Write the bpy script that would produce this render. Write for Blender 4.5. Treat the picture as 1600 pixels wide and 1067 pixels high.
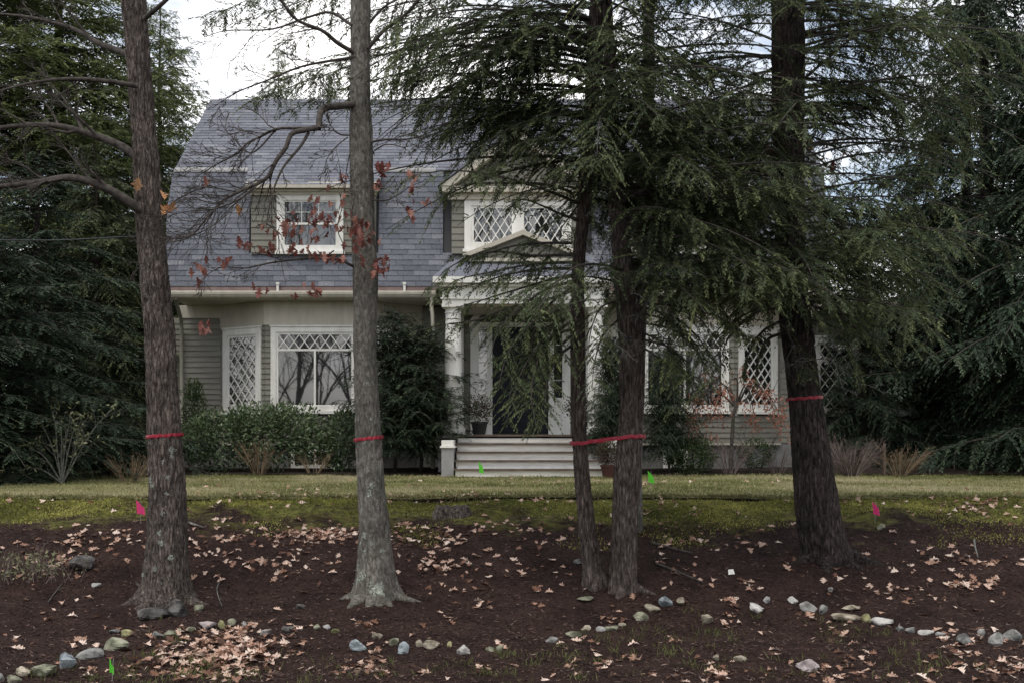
import bpy, math, random
import numpy as np
from mathutils import Vector, Matrix

# ------------------------------------------------------------------ camera, sky, sun, exposure
scene = bpy.context.scene
for o in list(bpy.data.objects):
    bpy.data.objects.remove(o, do_unlink=True)
COL = scene.collection
EYE = 0.8            # camera height above the lawn
FPX = 2000.0         # focal length in photo pixels (photo 1600 wide)
HOR = 672.0          # eye level row
cam_d = bpy.data.cameras.new('camera')
cam_d.sensor_width = 36.0
cam_d.lens = 36.0 * FPX / 1600.0
cam_d.shift_y = (HOR - 533.5) / 1600.0
cam_d.clip_start = 0.1
cam_d.clip_end = 2000.0
cam = bpy.data.objects.new('camera', cam_d)
cam.location = (0, 0, EYE)
cam.rotation_euler = (math.radians(90), 0, 0)
COL.objects.link(cam)
scene.camera = cam
scene.render.resolution_x, scene.render.resolution_y = 1024, 682

SUN_EL, SUN_AZ = math.radians(64), math.radians(205)   # azimuth clockwise from +Y: behind the camera, a little left
world = bpy.data.worlds.new('World')
scene.world = world
world.use_nodes = True
wn, wl = world.node_tree.nodes, world.node_tree.links
wn.clear()
w_out = wn.new('ShaderNodeOutputWorld')
w_bg = wn.new('ShaderNodeBackground')
w_bg.inputs['Strength'].default_value = 0.12
sky = wn.new('ShaderNodeTexSky')
sky.sky_type = 'NISHITA'
sky.sun_disc = False
sky.sun_elevation = SUN_EL
sky.sun_rotation = SUN_AZ
sky.air_density = 1.0
sky.dust_density = 2.0
tc = wn.new('ShaderNodeTexCoord')
mp = wn.new('ShaderNodeMapping')
mp.inputs['Scale'].default_value = (1.0, 1.0, 2.2)
wl.new(tc.outputs['Generated'], mp.inputs['Vector'])
cn = wn.new('ShaderNodeTexNoise')
cn.inputs['Scale'].default_value = 3.2
cn.inputs['Detail'].default_value = 7
cn.inputs['Roughness'].default_value = 0.55
wl.new(mp.outputs['Vector'], cn.inputs['Vector'])
cr = wn.new('ShaderNodeValToRGB')
cr.color_ramp.elements[0].position = 0.40
cr.color_ramp.elements[1].position = 0.56
cr.color_ramp.elements[0].color = (0.12, 0.12, 0.12, 1)
wl.new(cn.outputs['Fac'], cr.inputs['Fac'])
wm = wn.new('ShaderNodeMix')
wm.data_type = 'RGBA'
wm.inputs['B'].default_value = (11.8, 11.6, 11.5, 1)
wl.new(cr.outputs['Color'], wm.inputs['Factor'])
wl.new(sky.outputs['Color'], wm.inputs['A'])
wl.new(wm.outputs['Result'], w_bg.inputs['Color'])
wl.new(w_bg.outputs['Background'], w_out.inputs['Surface'])

sun_d = bpy.data.lights.new('sun', 'SUN')
sun_d.energy = 1.2
sun_d.angle = math.radians(24)
sun_d.color = (1.0, 0.93, 0.82)
sun = bpy.data.objects.new('sun', sun_d)
sdir = Vector((math.sin(SUN_AZ) * math.cos(SUN_EL), math.cos(SUN_AZ) * math.cos(SUN_EL), math.sin(SUN_EL)))
sun.rotation_euler = sdir.to_track_quat('Z', 'Y').to_euler()
sun.location = sdir * 60
COL.objects.link(sun)

vs = scene.view_settings
vs.view_transform = 'Standard'
vs.look = 'None'
vs.exposure = 0.38
vs.gamma = 1.0
vs.use_curve_mapping = False
scene.render.engine = 'CYCLES'
scene.cycles.max_bounces = 6

# ------------------------------------------------------------------ helpers
RNG = np.random.default_rng(7)
random.seed(7)

def P(px, py, d):
    """photo pixel + distance -> point of the place"""
    return np.array([(px - 800.0) * d / FPX, d, EYE + (HOR - py) * d / FPX])

def proj(p):
    p = np.asarray(p, float)
    y = np.maximum(p[..., 1], 0.05)
    return 800.0 + p[..., 0] * FPX / y, HOR - (p[..., 2] - EYE) * FPX / y

def tag(o, label=None, cat=None, group=None, kind=None):
    if label: o['label'] = label
    if cat: o['category'] = cat
    if group: o['group'] = group
    if kind: o['kind'] = kind
    return o

def link(o, parent=None):
    COL.objects.link(o)
    if parent is not None:
        o.parent = parent
        if parent.type == 'EMPTY':
            o.matrix_parent_inverse = Matrix.Translation(-parent.location)
    return o

def empty(name, loc, label=None, cat=None, group=None):
    o = bpy.data.objects.new(name, None)
    o.empty_display_size = 0.2
    o.location = loc
    COL.objects.link(o)
    return tag(o, label, cat, group)

class MB:
    """collects quads and triangles with one 'tint' value per face"""
    def __init__(self):
        self.v, self.f, self.n, self.t = [], [], 0, []
    def add(self, verts, faces, tint=0.5):
        verts = np.asarray(verts, float).reshape(-1, 3)
        faces = np.asarray(faces, np.int64)
        self.v.append(verts)
        self.f.append(faces + self.n)
        self.n += len(verts)
        tt = np.broadcast_to(np.asarray(tint, float), (len(faces),)).copy()
        self.t.append(tt)
        return self
    def box(self, lo, hi, tint=0.5):
        x0, y0, z0 = lo; x1, y1, z1 = hi
        v = [(x0,y0,z0),(x1,y0,z0),(x1,y1,z0),(x0,y1,z0),(x0,y0,z1),(x1,y0,z1),(x1,y1,z1),(x0,y1,z1)]
        f = [(0,3,2,1),(4,5,6,7),(0,1,5,4),(1,2,6,5),(2,3,7,6),(3,0,4,7)]
        return self.add(v, f, tint)
    def hexa(self, v8, tint=0.5):
        f = [(0,3,2,1),(4,5,6,7),(0,1,5,4),(1,2,6,5),(2,3,7,6),(3,0,4,7)]
        return self.add(v8, f, tint)
    def obox(self, M, lo, hi, tint=0.5):
        """box in a local frame M = (origin, u, v, n)"""
        o, u, v, n = M
        c = []
        for (a, b, k) in [(0,0,0),(1,0,0),(1,1,0),(0,1,0),(0,0,1),(1,0,1),(1,1,1),(0,1,1)]:
            p = (hi[0] if a else lo[0], hi[1] if b else lo[1], hi[2] if k else lo[2])
            c.append(o + u * p[0] + v * p[1] + n * p[2])
        return self.hexa(c, tint)
    def prism(self, poly, ax, a0, a1, tint=0.5):
        """polygon in 2D extruded along axis ax ('x': poly is (y,z), 'y': poly is (x,z))"""
        n = len(poly)
        vs_ = []
        for a in (a0, a1):
            for p in poly:
                vs_.append((a, p[0], p[1]) if ax == 'x' else ((p[0], a, p[1]) if ax == 'y' else (p[0], p[1], a)))
        base = self.n
        self.v.append(np.array(vs_, float)); self.n += 2 * n
        for i in range(n):
            j = (i + 1) % n
            self.f.append(np.array([[base+i, base+j, base+n+j, base+n+i]])); self.t.append(np.array([tint]))
        self.f.append(np.array([list(range(base, base+n))[::-1]])); self.t.append(np.array([tint]))
        self.f.append(np.array([list(range(base+n, base+2*n))])); self.t.append(np.array([tint]))
        return self
    def tube(self, pts, rad, sides=6, cap=True, tint=0.5):
        pts = np.asarray(pts, float)
        m = len(pts)
        rad = np.broadcast_to(np.asarray(rad, float), (m,))
        tg = np.gradient(pts, axis=0)
        tg /= np.linalg.norm(tg, axis=1, keepdims=True) + 1e-9
        ref = np.array([0.0, 0.0, 1.0])
        if abs(tg[0] @ ref) > 0.8: ref = np.array([1.0, 0.0, 0.0])
        a = np.cross(tg, ref); a /= np.linalg.norm(a, axis=1, keepdims=True) + 1e-9
        b = np.cross(tg, a)
        th = np.arange(sides) * 2 * math.pi / sides
        ring = a[:, None, :] * np.cos(th)[None, :, None] + b[:, None, :] * np.sin(th)[None, :, None]
        v = pts[:, None, :] + ring * rad[:, None, None]
        i = np.arange(m - 1)[:, None]; j = np.arange(sides)[None, :]; k = (j + 1) % sides
        f = np.stack([i*sides + j, i*sides + k, (i+1)*sides + k, (i+1)*sides + j], -1).reshape(-1, 4)
        self.add(v.reshape(-1, 3), f, tint)
        if cap:
            base = self.n - m * sides
            self.f.append(np.array([list(range(base, base + sides))])); self.t.append(np.array([tint]))
            self.f.append(np.array([list(range(self.n - sides, self.n))[::-1]])); self.t.append(np.array([tint]))
        return self
    def lathe(self, c, prof, seg=28, tint=0.5):
        """prof: list of (radius, z) about a vertical axis through c"""
        prof = np.asarray(prof, float)
        th = np.arange(seg) * 2 * math.pi / seg
        v = np.stack([c[0] + prof[:, 0:1] * np.cos(th), c[1] + prof[:, 0:1] * np.sin(th), c[2] + np.repeat(prof[:, 1:2], seg, 1)], -1)
        m = len(prof)
        i = np.arange(m - 1)[:, None]; j = np.arange(seg)[None, :]; k = (j + 1) % seg
        f = np.stack([i*seg + j, i*seg + k, (i+1)*seg + k, (i+1)*seg + j], -1).reshape(-1, 4)
        return self.add(v.reshape(-1, 3), f, tint)
    def kites(self, pos, dirs, nrm, length, width, tint):
        """leaf-like quads: base, side, tip, side"""
        pos = np.asarray(pos); n = len(pos)
        if n == 0: return self
        dirs = dirs / (np.linalg.norm(dirs, axis=1, keepdims=True) + 1e-9)
        s = np.cross(dirs, nrm); s /= np.linalg.norm(s, axis=1, keepdims=True) + 1e-9
        L = np.broadcast_to(length, (n,))[:, None]; W = np.broadcast_to(width, (n,))[:, None]
        v = np.stack([pos, pos + dirs*L*0.45 + s*W*0.5, pos + dirs*L, pos + dirs*L*0.45 - s*W*0.5], 1)
        f = np.arange(n * 4).reshape(n, 4)
        return self.add(v.reshape(-1, 3), f, tint)
    def mesh(self, name, smooth=False):
        me = bpy.data.meshes.new(name)
        v = np.concatenate(self.v) if self.v else np.zeros((0, 3))
        sizes = np.concatenate([np.full(len(f), f.shape[1]) for f in self.f]) if self.f else np.zeros(0, int)
        idx = np.concatenate([f.reshape(-1) for f in self.f]) if self.f else np.zeros(0, int)
        me.vertices.add(len(v)); me.vertices.foreach_set('co', v.astype(np.float32).ravel())
        me.loops.add(len(idx)); me.loops.foreach_set('vertex_index', idx.astype(np.int32))
        me.polygons.add(len(sizes))
        st = np.concatenate([[0], np.cumsum(sizes)[:-1]]).astype(np.int32)
        me.polygons.foreach_set('loop_start', st)
        me.polygons.foreach_set('loop_total', sizes.astype(np.int32))
        me.polygons.foreach_set('use_smooth', np.full(len(sizes), bool(smooth)))
        at = me.attributes.new('tint', 'FLOAT', 'FACE')
        at.data.foreach_set('value', np.concatenate(self.t).astype(np.float32))
        me.update(calc_edges=True)
        me.validate()
        return me
    def build(self, name, mat, parent=None, smooth=False, **tags):
        me = self.mesh(name, smooth)
        if mat is not None: me.materials.append(mat)
        o = bpy.data.objects.new(name, me)
        link(o, parent)
        return tag(o, **tags)

# value noise, periodic in u, for bark and ground relief
_tab = {}
def vnoise(u, v, pu, seed):
    if (pu, seed) not in _tab: _tab[(pu, seed)] = np.random.default_rng(seed).random((pu, 512))
    tab = _tab[(pu, seed)]
    u = np.asarray(u, float); v = np.asarray(v, float)
    iu = np.floor(u).astype(int); iv = np.floor(v).astype(int)
    fu = u - iu; fv = v - iv
    fu = fu*fu*(3 - 2*fu); fv = fv*fv*(3 - 2*fv)
    a = tab[iu % pu, iv % 512]; b = tab[(iu+1) % pu, iv % 512]
    c = tab[iu % pu, (iv+1) % 512]; d = tab[(iu+1) % pu, (iv+1) % 512]
    return (a*(1-fu) + b*fu)*(1-fv) + (c*(1-fu) + d*fu)*fv

def fbm(x, y, seed, octs=4, base=1.0):
    s = 0.0; amp = 0.5; f = base
    for k in range(octs):
        s = s + amp * (vnoise(np.asarray(x)*f + 100, np.asarray(y)*f + 100, 512, seed + k) - 0.5)
        amp *= 0.5; f *= 2.03
    return s

# ------------------------------------------------------------------ materials
def new_mat(name):
    m = bpy.data.materials.new(name)
    m.use_nodes = True
    nt = m.node_tree
    return m, nt, nt.nodes['Principled BSDF']

def mat(name, c0, c1=None, scale=8.0, rough=0.7, bump=0.0, bscale=None, spec=0.3, tint=0.0, stretch=(1, 1, 1),
        coord='Object', detail=6, contrast=(0.3, 0.7), rand=0.0, bdist=0.01, trans=0.0, hue=0.0):
    """noise between two base colours, optional bump; tint: brightness spread from the face attribute; rand: from object random"""
    m, nt, b = new_mat(name)
    N, L = nt.nodes, nt.links
    b.inputs['Roughness'].default_value = rough
    b.inputs['Specular IOR Level'].default_value = spec
    c1 = c1 or c0
    t = N.new('ShaderNodeTexCoord'); mpn = N.new('ShaderNodeMapping')
    mpn.inputs['Scale'].default_value = stretch
    L.new(t.outputs[coord], mpn.inputs['Vector'])
    n = N.new('ShaderNodeTexNoise'); n.inputs['Scale'].default_value = scale; n.inputs['Detail'].default_value = detail
    n.inputs['Roughness'].default_value = 0.6
    L.new(mpn.outputs['Vector'], n.inputs['Vector'])
    r = N.new('ShaderNodeValToRGB')
    r.color_ramp.elements[0].position, r.color_ramp.elements[1].position = contrast
    r.color_ramp.elements[0].color = (*c0, 1); r.color_ramp.elements[1].color = (*c1, 1)
    L.new(n.outputs['Fac'], r.inputs['Fac'])
    col = r.outputs['Color']
    if tint or rand:
        h = N.new('ShaderNodeHueSaturation')
        src = None
        if tint:
            a = N.new('ShaderNodeAttribute'); a.attribute_name = 'tint'; src = a.outputs['Fac']; amt = tint
        else:
            a = N.new('ShaderNodeObjectInfo'); src = a.outputs['Random']; amt = rand
        mr = N.new('ShaderNodeMapRange')
        mr.inputs['To Min'].default_value = 1 - amt; mr.inputs['To Max'].default_value = 1 + amt
        L.new(src, mr.inputs['Value']); L.new(mr.outputs['Result'], h.inputs['Value'])
        if hue:
            mh = N.new('ShaderNodeMapRange')
            mh.inputs['To Min'].default_value = 0.5 + hue; mh.inputs['To Max'].default_value = 0.5 - hue
            L.new(src, mh.inputs['Value']); L.new(mh.outputs['Result'], h.inputs['Hue'])
        L.new(col, h.inputs['Color']); col = h.outputs['Color']
    L.new(col, b.inputs['Base Color'])
    if bump:
        nb = N.new('ShaderNodeTexNoise'); nb.inputs['Scale'].default_value = bscale or scale * 3; nb.inputs['Detail'].default_value = 8
        L.new(mpn.outputs['Vector'], nb.inputs['Vector'])
        bp = N.new('ShaderNodeBump'); bp.inputs['Strength'].default_value = bump; bp.inputs['Distance'].default_value = bdist
        L.new(nb.outputs['Fac'], bp.inputs['Height']); L.new(bp.outputs['Normal'], b.inputs['Normal'])
    if trans:
        # thin leaf: part of the light passes through
        tr = N.new('ShaderNodeBsdfTranslucent'); L.new(col, tr.inputs['Color'])
        mx = N.new('ShaderNodeMixShader'); mx.inputs['Fac'].default_value = trans
        out = N['Material Output']
        L.new(b.outputs['BSDF'], mx.inputs[1]); L.new(tr.outputs['BSDF'], mx.inputs[2]); L.new(mx.outputs['Shader'], out.inputs['Surface'])
    return m

def ramp_mat(name, stops, rough=0.8, src='tint', trans=0.0, noise=0.25, nscale=30.0, spec=0.2):
    """colour picked by the piece's own random value"""
    m, nt, b = new_mat(name)
    N, L = nt.nodes, nt.links
    b.inputs['Roughness'].default_value = rough; b.inputs['Specular IOR Level'].default_value = spec
    if src == 'tint':
        a = N.new('ShaderNodeAttribute'); a.attribute_name = 'tint'; s = a.outputs['Fac']
    else:
        a = N.new('ShaderNodeObjectInfo'); s = a.outputs['Random']
    r = N.new('ShaderNodeValToRGB')
    els = r.color_ramp.elements
    while len(els) < len(stops): els.new(0.5)
    for e, (p, c) in zip(els, stops):
        e.position = p; e.color = (*c, 1)
    L.new(s, r.inputs['Fac'])
    t = N.new('ShaderNodeTexCoord'); n = N.new('ShaderNodeTexNoise'); n.inputs['Scale'].default_value = nscale
    L.new(t.outputs['Object'], n.inputs['Vector'])
    mr = N.new('ShaderNodeMapRange'); mr.inputs['From Min'].default_value = 0.3; mr.inputs['From Max'].default_value = 0.7
    mr.inputs['To Min'].default_value = 1 - noise; mr.inputs['To Max'].default_value = 1 + noise
    L.new(n.outputs['Fac'], mr.inputs['Value'])
    h = N.new('ShaderNodeHueSaturation'); L.new(mr.outputs['Result'], h.inputs['Value']); L.new(r.outputs['Color'], h.inputs['Color'])
    L.new(h.outputs['Color'], b.inputs['Base Color'])
    if trans:
        tr = N.new('ShaderNodeBsdfTranslucent'); L.new(h.outputs['Color'], tr.inputs['Color'])
        mx = N.new('ShaderNodeMixShader'); mx.inputs['Fac'].default_value = trans
        L.new(b.outputs['BSDF'], mx.inputs[1]); L.new(tr.outputs['BSDF'], mx.inputs[2]); L.new(mx.outputs['Shader'], N['Material Output'].inputs['Surface'])
    return m

def bark_mat(name, c_dark, c_mid, c_lichen, lichen=0.6, vscale=(30, 30, 7), lscale=5.0, crack=0.55):
    m, nt, b = new_mat(name)
    N, L = nt.nodes, nt.links
    b.inputs['Roughness'].default_value = 0.9; b.inputs['Specular IOR Level'].default_value = 0.12
    t = N.new('ShaderNodeTexCoord'); mpn = N.new('ShaderNodeMapping'); mpn.inputs['Scale'].default_value = vscale
    L.new(t.outputs['Object'], mpn.inputs['Vector'])
    n = N.new('ShaderNodeTexNoise'); n.inputs['Scale'].default_value = 1.5; n.inputs['Detail'].default_value = 10; n.inputs['Roughness'].default_value = 0.75
    n.inputs['Distortion'].default_value = 0.4
    L.new(mpn.outputs['Vector'], n.inputs['Vector'])
    r = N.new('ShaderNodeValToRGB'); r.color_ramp.elements[0].position = 0.40; r.color_ramp.elements[1].position = 0.64
    r.color_ramp.elements[0].color = (*c_dark, 1); r.color_ramp.elements[1].color = (*c_mid, 1)
    e = r.color_ramp.elements.new(0.52); e.color = (*[0.62*x + 0.38*y for x, y in zip(c_dark, c_mid)], 1)
    L.new(n.outputs['Fac'], r.inputs['Fac'])
    # slow change of tone along the stem
    nb = N.new('ShaderNodeTexNoise'); nb.inputs['Scale'].default_value = 3.0; nb.inputs['Detail'].default_value = 4
    L.new(t.outputs['Object'], nb.inputs['Vector'])
    mrb = N.new('ShaderNodeMapRange'); mrb.inputs['From Min'].default_value = 0.3; mrb.inputs['From Max'].default_value = 0.7; mrb.inputs['To Min'].default_value = 0.7; mrb.inputs['To Max'].default_value = 1.3
    L.new(nb.outputs['Fac'], mrb.inputs['Value'])
    hs = N.new('ShaderNodeHueSaturation'); L.new(mrb.outputs['Result'], hs.inputs['Value']); L.new(r.outputs['Color'], hs.inputs['Color'])
    # pale lichen flecks
    n2 = N.new('ShaderNodeTexNoise'); n2.inputs['Scale'].default_value = lscale; n2.inputs['Detail'].default_value = 6; n2.inputs['Roughness'].default_value = 0.75
    L.new(t.outputs['Object'], n2.inputs['Vector'])
    r2 = N.new('ShaderNodeValToRGB'); r2.color_ramp.elements[0].position = lichen; r2.color_ramp.elements[1].position = lichen + 0.05
    L.new(n2.outputs['Fac'], r2.inputs['Fac'])
    mx = N.new('ShaderNodeMix'); mx.data_type = 'RGBA'; mx.inputs['B'].default_value = (*c_lichen, 1)
    L.new(r2.outputs['Color'], mx.inputs['Factor']); L.new(hs.outputs['Color'], mx.inputs['A'])
    L.new(mx.outputs['Result'], b.inputs['Base Color'])
    # vertical plates: stretched voronoi edges
    mp2 = N.new('ShaderNodeMapping'); mp2.inputs['Scale'].default_value = (vscale[0]*0.9, vscale[1]*0.9, vscale[2]*0.75)
    L.new(t.outputs['Object'], mp2.inputs['Vector'])
    vo = N.new('ShaderNodeTexVoronoi'); vo.feature = 'DISTANCE_TO_EDGE'; vo.inputs['Scale'].default_value = 1.0
    ad = N.new('ShaderNodeVectorMath'); ad.operation = 'MULTIPLY_ADD'
    L.new(n.outputs['Color'], ad.inputs[0]); ad.inputs[1].default_value = (0.9, 0.9, 0.9); L.new(mp2.outputs['Vector'], ad.inputs[2])
    L.new(ad.outputs['Vector'], vo.inputs['Vector'])
    cl = N.new('ShaderNodeMapRange'); cl.inputs['From Max'].default_value = 0.22; L.new(vo.outputs['Distance'], cl.inputs['Value'])
    sm = N.new('ShaderNodeMath'); sm.operation = 'MULTIPLY_ADD'; sm.inputs[1].default_value = crack
    L.new(cl.outputs['Result'], sm.inputs[0]); L.new(n.outputs['Fac'], sm.inputs[2])
    bp = N.new('ShaderNodeBump'); bp.inputs['Strength'].default_value = 1.0; bp.inputs['Distance'].default_value = 0.03
    L.new(sm.outputs['Value'], bp.inputs['Height']); L.new(bp.outputs['Normal'], b.inputs['Normal'])
    return m

M = {}
M['white'] = mat('white_paint', (0.60, 0.59, 0.55), (0.77, 0.77, 0.735), scale=3, stretch=(2.5, 2.5, 0.7), rough=0.5, bump=0.06, bscale=60)
M['cream'] = mat('cream_paint', (0.37, 0.345, 0.285), (0.49, 0.46, 0.39), scale=3, stretch=(2.5, 1, 0.8), rough=0.55, bump=0.05, bscale=50)
M['siding'] = mat('grey_green_clapboard_paint', (0.145, 0.142, 0.118), (0.20, 0.195, 0.165), scale=3, rough=0.65, bump=0.12, bscale=40, stretch=(0.5, 1, 4), rand=0.10)
M['foundation'] = mat('painted_foundation', (0.12, 0.12, 0.12), (0.22, 0.22, 0.21), scale=5, rough=0.9, bump=0.5, bscale=25)
M['backing'] = mat('dark_underlay', (0.05, 0.05, 0.055), (0.07, 0.07, 0.075), scale=4, rough=0.9)
M['shingle'] = ramp_mat('slate_grey_shingle', [(0.0, (0.085, 0.092, 0.113)), (0.35, (0.118, 0.126, 0.152)), (0.75, (0.147, 0.155, 0.182)), (1.0, (0.185, 0.193, 0.218))], rough=0.85, noise=0.22, nscale=26, spec=0.35)
M['copper'] = mat('weathered_copper_flashing', (0.085, 0.05, 0.045), (0.17, 0.115, 0.10), scale=6, rough=0.5, spec=0.5)
M['door'] = mat('navy_door_paint', (0.008, 0.009, 0.016), (0.013, 0.014, 0.022), scale=5, rough=0.5, spec=0.2)
M['brass'] = mat('brass', (0.4, 0.28, 0.1), rough=0.35, spec=0.6)
M['tread'] = mat('worn_wood_tread', (0.06, 0.042, 0.032), (0.15, 0.115, 0.09), scale=6, rough=0.8, bump=0.2)
M['step'] = mat('worn_white_step_paint', (0.44, 0.41, 0.35), (0.66, 0.64, 0.59), scale=4, rough=0.65, bump=0.15, bscale=30, stretch=(0.4, 1, 3), contrast=(0.3, 0.55))
M['grey_paint'] = mat('grey_paint', (0.22, 0.22, 0.22), (0.3, 0.3, 0.3), scale=6, rough=0.7)
M['metal'] = mat('grey_downspout', (0.20, 0.195, 0.16), (0.26, 0.25, 0.21), rough=0.5)
M['pot'] = mat('dark_plastic_pot', (0.012, 0.012, 0.014), (0.02, 0.02, 0.022), rough=0.45, spec=0.4)
M['clay'] = mat('reddish_clay_pot', (0.045, 0.018, 0.016), (0.08, 0.03, 0.026), rough=0.7)
def glass_mat():
    m, nt, b = new_mat('window_glass')
    N, L = nt.nodes, nt.links
    b.inputs['Base Color'].default_value = (0.010, 0.011, 0.013, 1)
    b.inputs['Roughness'].default_value = 0.015
    b.inputs['IOR'].default_value = 2.2
    b.inputs['Specular IOR Level'].default_value = 0.5
    t = N.new('ShaderNodeTexCoord'); n = N.new('ShaderNodeTexNoise'); n.inputs['Scale'].default_value = 2.5; n.inputs['Detail'].default_value = 2
    L.new(t.outputs['Object'], n.inputs['Vector'])
    bp = N.new('ShaderNodeBump'); bp.inputs['Strength'].default_value = 0.05; bp.inputs['Distance'].default_value = 0.003
    L.new(n.outputs['Fac'], bp.inputs['Height']); L.new(bp.outputs['Normal'], b.inputs['Normal'])
    return m
M['glass'] = glass_mat()

# ------------------------------------------------------------------ terrain
PROF_Y = np.array([-40, 0, 6, 8, 9.0, 10.0, 11.0, 11.6, 12.2, 13.0, 14.0, 14.8, 15.40])
PROF_Z = np.array([-1.10, -1.08, -1.06, -1.04, -1.02, -0.995, -0.945, -0.88, -0.76, -0.50, -0.25, -0.14, -0.075])
EDGE = 15.45
def edge_y(x):
    x = np.asarray(x, float)
    return EDGE + 0.16*np.sin(x*0.55 + 0.8) + 0.08*np.sin(x*1.7) + 0.22*(vnoise(x*1.3 + 60, 0*x, 256, 5) - 0.5) + 0.12*(vnoise(x*5 + 60, 0*x, 256, 6) - 0.5)
def ground_z(x, y):
    x = np.asarray(x, float); y = np.asarray(y, float)
    ys = y - (edge_y(x) - EDGE) * np.clip((y - 12.5) / 2.5, 0, 1)
    bank = np.interp(ys, PROF_Y, PROF_Z) + 0.16*fbm(x, y, 11, 3, 0.8)*np.clip((16-y)/2, 0.25, 1) + 0.03*fbm(x, y, 21, 3, 5.0)
    bank = bank + 0.10*np.clip((vnoise(x*3.2+40, y*2.2+40, 256, 33) - 0.45), 0, 1)*np.clip(1 - np.abs(y - 14.7)/0.9, 0, 1)*2.0
    lawn = 0.0 + 0.03*fbm(x, y, 41, 2, 0.5) + 0.012*fbm(x, y, 42, 2, 4.0)
    bank = np.minimum(bank + 0.085*vnoise(x*1.1 + 80, 0*x, 256, 9)*np.clip(1 - np.abs(y - edge_y(x))/0.45, 0, 1), -0.006)
    return np.where(y > edge_y(x), lawn, bank)
def ground_hits(px, py):
    px = np.asarray(px, float); py = np.asarray(py, float)
    lo = np.full(px.shape, 7.0); hi = np.full(px.shape, 24.0)
    for _ in range(24):
        d = 0.5*(lo + hi); x = (px - 800)*d/FPX
        yy = HOR - (ground_z(x, d) - EYE)*FPX/d
        up = yy > py
        lo = np.where(up, d, lo); hi = np.where(up, hi, d)
    d = 0.5*(lo + hi); x = (px - 800)*d/FPX
    return np.stack([x, d, ground_z(x, d)], -1)
def ground_hit(px, py): return ground_hits([px], [py])[0]

def grid_mesh(xs, ys, zf, name, material, yfun=None, **tags):
    X, Y = np.meshgrid(xs, ys)
    if yfun is not None: X, Y = yfun(X, Y)
    Z = zf(X, Y)
    nx, ny = len(xs), len(ys)
    i = np.arange(ny-1)[:, None]; j = np.arange(nx-1)[None, :]
    f = np.stack([i*nx + j, i*nx + j + 1, (i+1)*nx + j + 1, (i+1)*nx + j], -1).reshape(-1, 4)
    mb = MB(); mb.add(np.stack([X, Y, Z], -1).reshape(-1, 3), f)
    return mb.build(name, material, smooth=True, **tags)

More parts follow.
